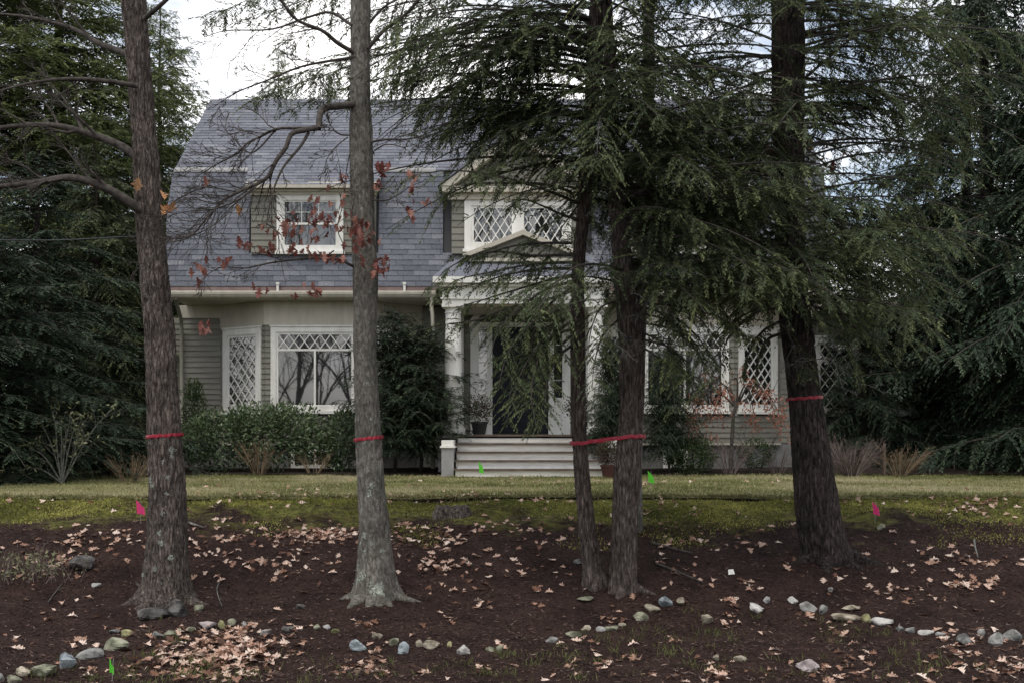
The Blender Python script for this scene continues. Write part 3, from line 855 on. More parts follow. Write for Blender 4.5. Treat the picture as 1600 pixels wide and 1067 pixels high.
# --- portico
def portico():
    x0, x1 = -1.38, 1.78; cx = 0.2
    en = MB()
    en.box((x0+0.12, 23.1, 3.08), (x1-0.12, 24.6, 3.38))
    po = en.build('portico', M['white'], house)
    c = MB(); c.box((x0+0.06, 23.03, 3.381), (x1-0.06, 24.6, 3.44)); c.box((x0-0.04, 22.94, 3.441), (x1+0.04, 24.6, 3.55)); c.box((x0+0.09, 23.07, 3.16), (x1-0.09, 23.099, 3.19)); c.build('cornice', M['white'], po)
    ce = MB(); ce.box((x0+0.2, 23.25, 3.0805-0.03), (x1-0.2, 25.19, 3.079)); ce.build('porch_ceiling', M['cream'], po)
    rf = MB()
    rf.add([(x0-0.04, 22.94, 3.552), (x1+0.04, 22.94, 3.552), (x1-0.35, 23.75, 4.02), (x0+0.35, 23.75, 4.02), (x0-0.04, 24.3, 3.552), (x1+0.04, 24.3, 3.552), (x0+0.35, 24.3, 4.02), (x1-0.35, 24.3, 4.02)],
           [(0, 1, 2, 3), (0, 3, 6, 4), (1, 5, 7, 2), (3, 2, 7, 6)])
    rf.build('portico_roof', M['shingle'], po)
    # small pediment rising from the roof
    pe = MB(); pe.prism([(cx-0.98, 3.80), (cx+0.98, 3.80), (cx+0.98, 3.98), (cx, 4.36), (cx-0.98, 3.98)], 'y', 23.45, 24.0); pe.build('pediment', M['siding'], po)
    pr = MB()
    for s in (-1, 1):
        pr.prism([(cx+s*1.1, 3.93), (cx, 4.36), (cx, 4.45), (cx+s*1.1, 4.01)], 'y', 23.34, 24.02)
    pr.box((cx-0.98, 23.40, 3.88), (cx+0.98, 23.449, 3.94))
    pr.build('pediment_rake', M['cream'], po)
    fl = MB(); fl.box((x0+0.02, 23.0, 0.66), (x1-0.02, 25.2, 0.72)); fl.box((x0+0.05, 23.06, 0.05), (x0+0.12, 25.2, 0.66)); fl.box((x1-0.12, 23.06, 0.05), (x1-0.05, 25.2, 0.66))
    fl.build('porch_floor', M['grey_paint'], po)
    for X in (-1.07, 1.53):
        col = MB(); col.lathe((X, 23.3, 0.86), [(0.16, 0.0), (0.163, 0.5), (0.158, 1.0), (0.150, 1.5), (0.140, 2.0), (0.138, 2.05)], 32)
        co = col.build('column', M['white'], po, smooth=True)
        b = MB(); b.lathe((X, 23.3, 0.72), [(0.01, 0.0), (0.225, 0.0), (0.225, 0.045), (0.205, 0.05), (0.222, 0.065), (0.225, 0.085), (0.205, 0.10), (0.18, 0.105), (0.19, 0.12), (0.185, 0.135), (0.162, 0.145)], 32)
        b.build('column_base', M['white'], co, smooth=True)
        k = MB(); k.lathe((X, 23.3, 2.91), [(0.138, 0), (0.155, 0.01), (0.155, 0.03), (0.142, 0.035), (0.142, 0.07), (0.175, 0.10), (0.18, 0.11)], 32); k.box((X-0.2, 23.1, 3.02), (X+0.2, 23.5, 3.08)); k.build('capital', M['white'], co)
        # pilaster on the wall behind
        p = MB(); p.box((X-0.12, 25.08, 0.72), (X+0.12, YW-0.03, 3.05)); p.box((X-0.15, 25.05, 0.721), (X+0.15, YW-0.03, 0.86)); p.build('pilaster', M['white'], po)
portico()

# --- entrance: door, sidelights, arched head
def entrance():
    F = frame((0, YW-0.03, 0.72)); cx = 0.165
    en = MB()
    # wide surround pieces
    for (a, b) in ((cx-0.98, cx-0.82), (cx-0.66+0.0, cx-0.55), (cx+0.55, cx+0.66), (cx+0.82, cx+0.98)):
        en.obox(F, (a, 0.0, 0.0), (b, 2.1, 0.07))
    for (a, b) in ((cx-0.82, cx-0.66), (cx+0.66, cx+0.82)):
        en.obox(F, (a, 0.0, 0.0), (b, 0.72, 0.04))
    en.obox(F, (cx-1.0, 2.1005, 0.0), (cx+1.0, 2.19, 0.09))
    fr_ = en.build('door_surround', M['white'], house)
    for s in (-1, 1):
        a, b = (cx-0.82, cx-0.66) if s < 0 else (cx+0.66, cx+0.82)
        m = MB()
        for k in range(1, 4): m.obox(F, (a, 0.72 + k*0.345 - 0.01, 0.0), (b, 0.72 + k*0.345 + 0.01, 0.03))
        m.build('sidelight_muntin', M['white'], fr_)
        for k in range(4): pane(F, [(a, 0.72+k*0.345), (b, 0.72+k*0.345), (b, 0.72+(k+1)*0.345), (a, 0.72+(k+1)*0.345)], 0.01, fr_)
    d = MB(); d.obox(F, (cx-0.55, 0.02, -0.01), (cx+0.55, 2.1, 0.02))
    dr = d.build('door', M['door'], house)
    for i in range(2):
        for (a, b) in ((0.14, 0.62), (0.72, 1.28), (1.38, 1.96)):
            p = MB(); x = cx - 0.44 + i*0.49
            p.obox(F, (x, a, 0.0205), (x+0.39, b, 0.028)); p.obox(F, (x+0.04, a+0.04, 0.0285), (x+0.35, b-0.04, 0.038)); p.build('panel', M['door'], dr)
    h = MB(); h.lathe((cx+0.46, YW-0.09, 0.72+1.0), [(0.0, -0.03), (0.03, -0.015), (0.032, 0.0), (0.03, 0.015), (0.0, 0.03)], 14); h.build('handle', M['brass'], dr, smooth=True)
    # arched fan over the door
    ar = MB(); N = 20
    ths = np.linspace(0, math.pi, N+1)
    for k in range(N):
        t0, t1 = ths[k], ths[k+1]
        c = []
        for z in (0.0, 0.07):
            for (rr, t) in ((0.86, t0), (0.86, t1), (0.99, t1), (0.99, t0)):
                c.append(pt(F, cx + rr*math.cos(t), 2.19 + rr*0.13*5*math.sin(t)*0.55, z))
        ar.hexa(c)
    ar.build('arch_moulding', M['white'], fr_)
    pane(F, [(cx + 0.85*math.cos(t), 2.195 + 0.85*0.3575*math.sin(t)) for t in np.linspace(0, math.pi, 16)], 0.005, fr_)
    clapboards(frame((0, YW-0.03, 0)), -0.95, cx-0.98, 0.72, 3.04, wall)
    clapboards(frame((0, YW-0.03, 0)), cx+0.98, 1.41, 0.72, 3.04, wall)
    bk = MB(); bk.obox(F, (-1.15, 0, -0.028), (1.6, 2.33, -0.012)); bk.build('entry_wall', M['siding'], house)
entrance()

# --- front steps
def steps():
    x0, x1 = (715-800)*22.9/FPX, (945-800)*22.9/FPX
    fr = MB(); fr.prism([(23.01, 0.0), (22.05, 0.0), (22.05, 0.10), (23.01, 0.60)], 'x', x0+0.03, x1-0.03)
    stp = fr.build('front_steps', M['grey_paint'], house)
    ys_ = [23.0, 22.75, 22.5, 22.25, 22.0]
    for k, y in enumerate(ys_):
        zt = 0.72 - 0.145*k
        r = MB(); r.box((x0, y, zt - 0.145 + (0.0 if k < 4 else 0.01)), (x1, y+0.03, zt - 0.032)); r.build('riser', M['step'], stp)
        t = MB(); yb = 23.2 if k == 0 else ys_[k-1] - 0.001
        t.box((x0-0.03, y-0.035, zt - 0.03 + (0.006 if k == 0 else 0)), (x1+0.03, yb, zt + (0.006 if k == 0 else 0)), 0.5); t.build('tread', M['tread'], stp)
    for s in (-1, 1):
        X = x0 - 0.13 if s < 0 else x1 + 0.13
        p = MB(); p.box((X-0.115, 22.1, 0.0), (X+0.095, 22.98, 0.50)); pe = p.build('step_pedestal', M['grey_paint'], house)
        c = MB(); c.box((X-0.14, 22.07, 0.5005), (X+0.12, 22.98, 0.53)); c.box((X-0.115, 22.1, 0.531), (X+0.095, 22.97, 0.63)); c.build('pedestal_cap', M['white'], pe)
steps()
# basement windows
for (px0, px1) in ((455, 530), (1036, 1074)):
    yb = 24.40; F = frame((0, yb, 0))
    a, b = (px0-800)*yb/FPX, (px1-800)*yb/FPX
    mb = MB(); ring(mb, F, (a, 0.08, b, 0.44), 0.07, -0.02, 0.035); mb.obox(F, ((a+b)/2-0.02, 0.15, -0.01), ((a+b)/2+0.02, 0.37, 0.02)); wn_ = mb.build('basement_window', M['white'], house)
    m_ = (a+b)/2
    pane(F, [(a+0.07, 0.15), (m_-0.02, 0.15), (m_-0.02, 0.37), (a+0.07, 0.37)], 0.005, wn_)
    pane(F, [(m_+0.02, 0.15), (b-0.07, 0.15), (b-0.07, 0.37), (m_+0.02, 0.37)], 0.005, wn_)
# gable end siding sheets
ge = MB()
for X in (XL+0.05, XR-0.05):
    ge.add([(X, 24.1, 3.3), (X, 24.4, 5.7), (X, 27.25, 7.7), (X, 30.1, 5.7), (X, 30.4, 3.3)], [(0, 1, 2, 3, 4)])
ge.build('gable_wall', M['siding'], house)
# ------------------------------------------------------------------ trees
M['bark_oak'] = bark_mat('furrowed_oak_bark', (0.042, 0.034, 0.030), (0.33, 0.275, 0.245), (0.33, 0.35, 0.31), lichen=0.66, lscale=9, vscale=(34, 34, 8), crack=0.9)
M['bark_smooth'] = bark_mat('grey_oak_bark', (0.10, 0.093, 0.081), (0.30, 0.283, 0.25), (0.33, 0.36, 0.31), lichen=0.68, vscale=(24, 24, 10), lscale=9, crack=0.35)
M['bark_hemlock'] = bark_mat('hemlock_bark', (0.045, 0.036, 0.032), (0.27, 0.22, 0.195), (0.24, 0.26, 0.24), lichen=0.71, lscale=8, vscale=(32, 32, 6), crack=0.9)
M['bark_dark'] = bark_mat('dark_hemlock_bark', (0.018, 0.015, 0.014), (0.13, 0.105, 0.096), (0.20, 0.21, 0.20), lichen=0.72, lscale=8, vscale=(28, 28, 6), crack=0.9)
M['lichen'] = ramp_mat('pale_lichen', [(0.0, (0.13, 0.135, 0.115)), (0.5, (0.22, 0.24, 0.205)), (1.0, (0.34, 0.37, 0.32))], src='tint', rough=0.95, noise=0.35, nscale=60)
M['branch'] = mat('branch_bark', (0.026, 0.022, 0.020), (0.095, 0.084, 0.075), scale=20, rough=0.9, spec=0.15)
M['branch_dead'] = mat('lichened_dead_twigs', (0.07, 0.07, 0.062), (0.21, 0.21, 0.19), scale=25, rough=0.95, spec=0.1)
M['hemlock'] = ramp_mat('hemlock_needles', [(0.0, (0.036, 0.052, 0.030)), (0.45, (0.078, 0.102, 0.052)), (0.8, (0.14, 0.168, 0.075)), (1.0, (0.21, 0.235, 0.10))], rough=0.65, trans=0.32, noise=0.2, nscale=6, spec=0.2)
M['hemlock_dark'] = ramp_mat('dark_conifer_needles', [(0.0, (0.016, 0.030, 0.020)), (0.6, (0.042, 0.066, 0.040)), (1.0, (0.10, 0.13, 0.072))], rough=0.6, trans=0.15, noise=0.2, nscale=2, spec=0.2)
M['pine'] = ramp_mat('pine_needles', [(0.0, (0.050, 0.070, 0.026)), (0.5, (0.122, 0.152, 0.058)), (1.0, (0.25, 0.275, 0.115))], rough=0.6, trans=0.35, noise=0.2, nscale=2, spec=0.3)
M['red_leaf'] = ramp_mat('red_oak_leaf', [(0.0, (0.12, 0.038, 0.032)), (0.5, (0.195, 0.072, 0.058)), (1.0, (0.31, 0.16, 0.125))], src='obj', rough=0.6, trans=0.25, noise=0.25, nscale=18)
M['orange_leaf'] = ramp_mat('orange_oak_leaf', [(0.0, (0.36, 0.15, 0.06)), (1.0, (0.50, 0.30, 0.16))], src='obj', rough=0.6, trans=0.2)

def smooth_path(pts, n):
    pts = np.asarray(pts, float)
    d = np.concatenate([[0], np.cumsum(np.linalg.norm(np.diff(pts, axis=0), axis=1))])
    t = np.linspace(0, d[-1], n)
    # Catmull-Rom by cubic Hermite
    m = np.gradient(pts, d, axis=0)
    i = np.clip(np.searchsorted(d, t, 'right') - 1, 0, len(pts) - 2)
    h = (d[i+1] - d[i])[:, None]; s = ((t - d[i]) / (d[i+1] - d[i]))[:, None]
    return ((2*s**3 - 3*s**2 + 1)*pts[i] + (s**3 - 2*s**2 + s)*h*m[i] + (-2*s**3 + 3*s**2)*pts[i+1] + (s**3 - s**2)*h*m[i+1])

class Trunk:
    """trunk from a list of (row, left, right) photo measures at distance d"""
    def __init__(self, rows, d, seed, furrow=0.012, cell=0.05, flare=0.8, lobes=5, flare_h=0.16, top_scale=1.0, seg=72, step=0.025, nroot=0, ztop=9.5, twist=0.25, bury=0.25):
        rows = sorted(rows, key=lambda r: -r[0])
        self.d = d
        z = np.array([EYE + (HOR - r[0])*d/FPX for r in rows])
        cx = np.array([((r[1]+r[2])/2 - 800)*d/FPX for r in rows])
        rr = np.array([(r[2]-r[1])/2*d/FPX for r in rows])
        if z[-1] < ztop:
            z = np.append(z, ztop); cx = np.append(cx, cx[-1] + (cx[-1]-cx[-2])/(z[-2]-z[-3])*(ztop - z[-2])*0.6); rr = np.append(rr, rr[-1]*0.5*top_scale)
        z = np.insert(z, 0, z[0] - bury); cx = np.insert(cx, 0, cx[0]); rr = np.insert(rr, 0, rr[0])
        self.z, self.cx, self.r = z, cx, rr
        self.z0 = z[1]
        r = np.random.default_rng(seed)
        zs = np.concatenate([np.arange(z[0], 5.2, step), np.arange(5.2, ztop, 0.12)]) if ztop > 5.2 else np.arange(z[0], ztop, step)
        th = np.arange(seg)*2*math.pi/seg
        ZZ, TT = np.meshgrid(zs, th, indexing='ij')
        C = self.center(ZZ); R = self.radius(ZZ)
        K = max(6, int(round(2*math.pi*rr[1:].mean()/cell)))
        u = (TT/(2*math.pi) + twist*0.03*ZZ)*K
        u = u + 0.9*(vnoise(TT/(2*math.pi)*6, ZZ*2.2 + 20, 6, seed+3) - 0.5)
        n1 = vnoise(u, ZZ/0.16 + 30, K, seed); n2 = vnoise(u*2, ZZ/0.07 + 50, K*2, seed+1)
        n3 = vnoise(TT/(2*math.pi)*5, ZZ/0.5 + 70, 5, seed+2)
        disp = -furrow*np.exp(-((n1-0.5)/0.11)**2) - 0.45*furrow*np.exp(-((n2-0.5)/0.14)**2) + 0.05*(n3-0.5)*R
        hgt = np.clip(ZZ - self.z0, -0.3, 50)
        lob = 0.5 + 0.5*np.cos(lobes*TT + 1.3*seed + 1.5*np.sin(TT + seed))
        R2 = R*(1 + flare*np.exp(-np.maximum(hgt, 0)/flare_h)*(0.25 + 0.75*lob**1.6)) + disp
        V = np.stack([C + R2*np.cos(TT), d + 0.02*np.sin(ZZ*1.3+seed) + R2*np.sin(TT), ZZ], -1)
        self.zs, self.th, self.V = zs, th, V
        nz = len(zs)
        i = np.arange(nz-1)[:, None]; j = np.arange(seg)[None, :]; k = (j+1) % seg
        f = np.stack([i*seg+j, i*seg+k, (i+1)*seg+k, (i+1)*seg+j], -1).reshape(-1, 4)
        self.mb = MB(); self.mb.add(V.reshape(-1, 3), f)
    def surf(self, th, z):
        n = len(self.th); i = int(np.clip(np.searchsorted(self.zs, z) - 1, 0, len(self.zs)-2)); u = (th % (2*math.pi))/(2*math.pi)*n; j = int(u) % n; f = u - int(u)
        g = (z - self.zs[i])/(self.zs[i+1]-self.zs[i])
        return (self.V[i, j]*(1-f) + self.V[i, (j+1) % n]*f)*(1-g) + (self.V[i+1, j]*(1-f) + self.V[i+1, (j+1) % n]*f)*g
    def lichen(self, tree, px, py, size, seed):
        r = np.random.default_rng(seed); z0 = EYE + (HOR - py)*self.d/FPX; R = float(self.radius(z0)); c = float(self.center(z0))
        q = np.clip(((px - 800)*self.d/FPX - c)/R, -0.95, 0.95); th0 = -math.acos(q); h = size/2*self.d/FPX
        V = []; n, m = 18, 4
        ra = 0.65 + 0.7*r.random(n); ra = (ra + np.roll(ra, 1))/2
        for k in range(m+1):
            for a in range(n):
                f = k/m*ra[a]*h; an = a*2*math.pi/n
                th = th0 + f*math.cos(an)/R; z = z0 + f*math.sin(an)
                s_ = self.surf(th, z); out = np.array([math.cos(th), math.sin(th), 0])
                V.append(s_ + out*(0.004 - 0.002*(k/m) + r.uniform(0, 0.002)))
        F_ = [(k*n+a, k*n+(a+1) % n, (k+1)*n+(a+1) % n, (k+1)*n+a) for k in range(m) for a in range(n) if r.random() > 0.12 + 0.15*k]
        mb = MB(); mb.add(V, F_, r.random(len(F_))); mb.build('lichen_patch', M['lichen'], tree)
    def center(self, z): return np.interp(z, self.z, self.cx)
    def radius(self, z): return np.interp(z, self.z, self.r)
    def at(self, z): return np.array([float(self.center(z)), self.d, z])
    def at_row(self, py): return self.at(EYE + (HOR - py)*self.d/FPX)

def root_tube(mb, p, az, L, r):
    s = np.linspace(0, 1, 9)
    pts_ = []
    w = random.uniform(-0.3, 0.3)
    for t in s:
        x = p[0] + math.cos(az + w*t)*L*t; y = p[1] + math.sin(az + w*t)*L*t
        pts_.append((x, y, float(ground_z(x, y)) + r*(0.25 - 1.3*t)))
    mb.tube(pts_, r*(1.15 - 0.8*s), 8)

# --- bare branching
def grow(mb, pts, r0, r1, level, rng, nchild=(6, 5, 4), lens=(0.45, 0.5, 0.5), start=0.25, spread=0.9, sides=(8, 5, 4, 3), droop=0.05, up=0.15, ends=None, wob=0.06, minr=0.0012):
    pts = np.asarray(pts, float); n = len(pts)
    mb.tube(pts, np.linspace(r0, max(r1, minr), n), sides[min(level, len(sides)-1)], tint=rng.random())
    total = np.linalg.norm(np.diff(pts, axis=0), axis=1).sum()
    if ends is not None: ends.append((pts[-1], pts[-1]-pts[-2]))
    if level >= len(nchild): return
    for k in range(nchild[level]):
        t = start + (1-start)*(k + rng.random())/nchild[level]
        i = min(int(t*(n-1)), n-2)
        p = pts[i] + (pts[i+1]-pts[i])*(t*(n-1) - i)
        tg = pts[i+1]-pts[i]; tg = tg/(np.linalg.norm(tg)+1e-9)
        rv = rng.normal(size=3); rv -= tg*(rv@tg); rv /= np.linalg.norm(rv)+1e-9
        dr = tg + rv*spread*rng.uniform(0.5, 1.2) + np.array([0, 0, up])
        dr /= np.linalg.norm(dr)
        L = total*lens[level]*(1.15-0.6*t)*rng.uniform(0.6, 1.2)
        m = 6 if level < 2 else 4
        s = np.linspace(0, 1, m)[:, None]
        wv = rng.normal(size=3); wv /= np.linalg.norm(wv)
        q = p + dr*L*s + wv*L*wob*np.sin(s*5 + rng.random()*6) + np.array([0, 0, -1.0])*L*droop*s**2
        q[0] = p
        rr = (r0 + (r1-r0)*t)*rng.uniform(0.35, 0.6)
        grow(mb, q, max(rr, minr), max(rr*0.25, minr), level+1, rng, nchild, lens, 0.2, spread, sides, droop, up, ends, wob, minr)

# --- oak leaves (shared shapes)
def oak_leaf_mesh(name, seed, material, L=0.13, thin=True, curl=1.0):
    r = np.random.default_rng(seed)
    ts = np.array([0, 0.10, 0.22, 0.30, 0.38, 0.50, 0.58, 0.68, 0.77, 0.86, 0.93, 1.0])
    ws = np.array([0.008, 0.012, 0.13, 0.22, 0.08, 0.33, 0.30, 0.10, 0.26, 0.09, 0.12, 0.0])
    ws = ws*r.uniform(0.8, 1.2, len(ws))
    sk = np.array([0, 0, 0.02, 0.05, 0, 0.07, 0.06, 0, 0.05, 0, 0.03, 0])
    a, b, c = r.uniform(-0.5, 0.5)*curl, r.uniform(0.3, 1.4)*curl, r.uniform(-0.5, 0.5)*curl
    V, Fc = [], []
    for t, w, s in zip(ts, ws, sk):
        for q in (-1, 0, 1):
            y = t + (s if q else 0); x = q*w
            z = a*(y-0.4)**2 + b*abs(x)**1.5*0.8 + c*x*(y-0.5)
            V.append((x*L, (y-0.5)*L, z*L))
    for i in range(len(ts)-1):
        for q in (0, 1):
            Fc.append((i*3+q, i*3+q+1, i*3+q+4, i*3+q+3))
    V = np.array(V); V[:, 2] -= V[:, 2].min()
    mb = MB(); mb.add(V, Fc)
    me = mb.mesh(name, True); me.materials.append(material)
    return me
RED = [oak_leaf_mesh('red_oak_leaf', 50+k, M['red_leaf'], L=0.15, curl=1.3) for k in range(4)]
ORG = [oak_leaf_mesh('orange_oak_leaf', 60+k, M['orange_leaf'], L=0.14, curl=1.2) for k in range(2)]
def hang_leaf(p, meshes, parent, rng, size=1.0):
    o = bpy.data.objects.new('leaf', meshes[rng.integers(len(meshes))])
    s = size*rng.uniform(0.75, 1.15)
    o.matrix_world = Matrix.LocRotScale(Vector(p), (Matrix.Rotation(rng.uniform(0, 6.28), 3, 'Z') @ Matrix.Rotation(rng.uniform(0.6, 2.6), 3, 'X') @ Matrix.Rotation(rng.uniform(-0.8, 0.8), 3, 'Y')).to_quaternion(), Vector((s, s, s)))
    COL.objects.link(o); o.parent = parent
    o.matrix_parent_inverse = Matrix.Translation(-parent.location)
    return o

# --- hemlock boughs
def bough(fol, wood, p0, az, L, rise, droop, rng, dens=1.0, scale=1.0, keep=None, bare=0.0, side_len=0.42, tint0=0.0, r0=None, path=None, flat=1.0, nw=0.0135, sp=0.0108):
    if path is None:
        n = 12
        s = np.linspace(0, 1, n)
        ca, sa = math.cos(az), math.sin(az)
        wob = rng.normal(0, 0.05*L)*np.sin(s*math.pi*rng.uniform(0.7, 1.6))
        path = np.stack([p0[0] + ca*L*s - sa*wob, p0[1] + sa*L*s + ca*wob, p0[2] + L*(rise*s - droop*s**2)], -1)
    else:
        path = smooth_path(path, 16); L = np.linalg.norm(np.diff(path, axis=0), axis=1).sum(); n = 16
    r0 = r0 or 0.006*L + 0.003
    wood.tube(path, np.linspace(r0, 0.0025*scale, len(path)), 5, cap=False, tint=rng.random())
    nt = max(4, int(L/(0.050*scale)*dens))
    t = np.sort(rng.uniform(0.10 + bare, 1.0, nt))
    ip = t*(len(path)-1); i0 = np.minimum(ip.astype(int), len(path)-2); fr = (ip - i0)[:, None]
    base = path[i0]*(1-fr) + path[i0+1]*fr
    tg = path[i0+1]-path[i0]; tg /= np.linalg.norm(tg, axis=1, keepdims=True)+1e-9
    side = np.where(np.arange(nt) % 2, 1.0, -1.0)[:, None]
    perp = np.cross(tg, [0, 0, 1.0]); perp /= np.linalg.norm(perp, axis=1, keepdims=True)+1e-9
    tl = (side_len*(1-t)**0.75 + 0.10)*min(L, 3.0)**0.75*rng.uniform(0.45, 1.25, nt)
    td = tg*0.62 + perp*side*0.78*flat + np.stack([np.zeros(nt), np.zeros(nt), rng.normal(-0.14, 0.32, nt)], -1)
    td /= np.linalg.norm(td, axis=1, keepdims=True)
    if keep is not None:
        mid = base + td*tl[:, None]*0.6
        px, py = proj(mid)
        kp = rng.random(nt) < keep(px, py)
        base, tg, td, tl, t = base[kp], tg[kp], td[kp], tl[kp], t[kp]; nt = len(t)
        if nt == 0: return
    dr = rng.uniform(0.2, 0.9, nt)
    ttint = np.clip(rng.normal(0.42 + tint0, 0.17, nt), 0, 1)
    # twig stems
    wood.kites(base, td*1.0 + np.array([0, 0, -1.0])*dr[:, None]*0.5, np.tile([0, 0, 1.0], (nt, 1)), tl*0.95, 0.007*scale, 0.5)
    m = np.maximum(3, (tl/(sp*scale)).astype(int))
    ti = np.repeat(np.arange(nt), m)
    k = np.concatenate([np.arange(x) for x in m])
    s = (k + rng.random(len(k)))/m[ti]
    pos = base[ti] + td[ti]*(tl[ti]*s)[:, None]
    pos[:, 2] -= dr[ti]*tl[ti]*s**2*0.6
    sd = np.where(k % 2, 1.0, -1.0)[:, None]
    tp = np.cross(td[ti], [0, 0, 1.0])
    loc = td[ti].copy(); loc[:, 2] -= dr[ti]*s*1.1
    kd = loc*0.75 + tp*sd*0.62 + rng.normal(0, 0.16, (len(k), 3)); kd[:, 2] -= 0.08
    nr = np.tile([0, 0, 1.0], (len(k), 1)) + rng.normal(0, 0.38, (len(k), 3))
    ln = 0.072*scale*(1.05-0.55*s)*rng.uniform(0.6, 1.25, len(k))
    fol.kites(pos, kd, nr, ln, ln*0.0 + nw*scale*rng.uniform(0.7, 1.3, len(k)), np.clip(ttint[ti] + 0.22*(s-0.4) + rng.normal(0, 0.07, len(k)), 0, 1))

def dead_twigs(mb, p, rng, L=0.6, n=3):
    for _ in range(n):
        dr = rng.normal(size=3)*np.array([1, 1, 0.6]); dr /= np.linalg.norm(dr)
        s = np.linspace(0, 1, 6)[:, None]
        q = p + dr*L*rng.uniform(0.5, 1.1)*s + np.array([0, 0, -0.25])*L*s**2
        grow(mb, q, 0.005, 0.002, 0, rng, nchild=(6, 4), lens=(0.45, 0.45), sides=(4, 3, 3), up=-0.05, spread=1.0)

# ============================ front trees
# T1: furrowed oak on the left
T1 = Trunk([(0, 189, 229), (101, 197, 235), (202, 204, 243), (304, 209, 253), (358, 212, 255), (440, 219, 265), (517, 226, 274), (600, 229, 279), (675, 231, 284), (754, 232, 290), (820, 230, 293), (863, 227, 294), (905, 222, 296), (935, 220, 296)], 12.15, 3, furrow=0.013, cell=0.042, flare=0.55, lobes=4, flare_h=0.10)
b1 = T1.at(T1.z0)
t1 = empty('oak_tree', b1, 'tall furrowed oak trunk with bare crooked limbs at left, red tape round it', 'tree')
for a in (2.2, 3.6, 4.3, 5.2, 6.0): root_tube(T1.mb, (b1[0]+0.16*math.cos(a), b1[1]+0.16*math.sin(a)), a, random.uniform(0.35, 0.7), random.uniform(0.05, 0.08))
T1.mb.build('trunk', M['bark_oak'], t1, smooth=True)
rng = np.random.default_rng(31)
def limb(parent, pxs, d0, d1, r0, r1, nch, rng, **kw):
    n = len(pxs)
    pts_ = [P(x, y, d0 + (d1-d0)*i/(n-1)) for i, (x, y) in enumerate(pxs)]
    mb = MB(); ends = []
    r0, r1 = r0*LIMB, r1*LIMB
    grow(mb, smooth_path(pts_, 5*n), r0, r1, 0, rng, nchild=nch, ends=ends, minr=0.0023, **kw)
    mb.build('limb', kw_mat, parent, smooth=True)
    return ends
kw_mat = M['branch']; LIMB = 0.85
e1 = []
e1 += limb(t1, [(232, 338), (205, 318), (160, 292), (110, 278), (60, 285), (0, 292), (-60, 300)], 12.1, 11.6, 0.055, 0.02, (12, 7, 5), rng, lens=(0.33, 0.55, 0.5))
e1 += limb(t1, [(225, 255), (195, 232), (150, 213), (80, 196), (0, 200), (-70, 210)], 12.15, 12.4, 0.05, 0.016, (12, 7, 5), rng, lens=(0.33, 0.55, 0.5))
e1 += limb(t1, [(215, 95), (190, 82), (150, 66), (120, 48), (60, 30), (-20, 20)], 12.2, 13.0, 0.04, 0.012, (6, 5, 4), rng, lens=(0.35, 0.5, 0.5))
e1 += limb(t1, [(215, 135), (185, 130), (130, 124), (60, 128), (0, 142)], 12.0, 11.6, 0.03, 0.01, (6, 5, 3), rng, lens=(0.35, 0.5, 0.5))
e1 += limb(t1, [(250, 345), (262, 325), (300, 300), (330, 290)], 12.1, 11.9, 0.012, 0.004, (5, 4), rng, lens=(0.5, 0.5))
e1 += limb(t1, [(255, 372), (285, 372), (330, 355), (360, 330)], 12.1, 11.8, 0.010, 0.003, (5, 4), rng, lens=(0.5, 0.5))
e1 += limb(t1, [(225, 30), (255, 5), (300, -40)], 12.1, 11.8, 0.03, 0.012, (4, 4, 3), rng, lens=(0.5, 0.5, 0.5))
for (x, y) in ((140, 288), (215, 290), (254, 306), (262, 327), (268, 324), (257, 330), (372, 330)):
    hang_leaf(P(x, y, 11.9), ORG, t1, rng, 0.95)
# an upper crown of bare wood above the frame
mbc = MB()
for k in range(6):
    az = k*1.05 + 0.3; p = T1.at(5.8 + 0.55*k)
    s = np.linspace(0, 1, 10)[:, None]
    q = p + np.array([math.cos(az)*2.2, math.sin(az)*2.2, 1.9])*s + np.array([0, 0, -0.5])*s**2
    grow(mbc, q, 0.045, 0.012, 0, rng, nchild=(6, 5, 3), lens=(0.5, 0.5, 0.5))
mbc.build('crown', M['branch'], t1, smooth=True)

# T2: grey oak with lichen
T2 = Trunk([(0, 547, 580), (100, 547, 578), (165, 546, 579), (202, 545, 582), (260, 546, 583), (300, 546, 585), (360, 548, 586), (430, 551, 592), (500, 552, 590), (557, 552, 589), (620, 554, 593), (685, 555, 597), (768, 558, 602), (832, 560, 610), (880, 557, 615), (915, 556, 618), (938, 556, 620)], 12.05, 9, furrow=0.006, cell=0.05, flare=0.65, lobes=5, flare_h=0.13)
b2 = T2.at(T2.z0)
t2 = empty('oak_tree', b2, 'slender grey oak trunk with pale lichen and clusters of red leaves, taped red', 'tree')
for a in (3.3, 4.0, 4.6, 5.3, 6.0, 2.2, 0.8): root_tube(T2.mb, (b2[0]+0.15*math.cos(a), b2[1]+0.15*math.sin(a)), a, random.uniform(0.22, 0.5), random.uniform(0.045, 0.07))
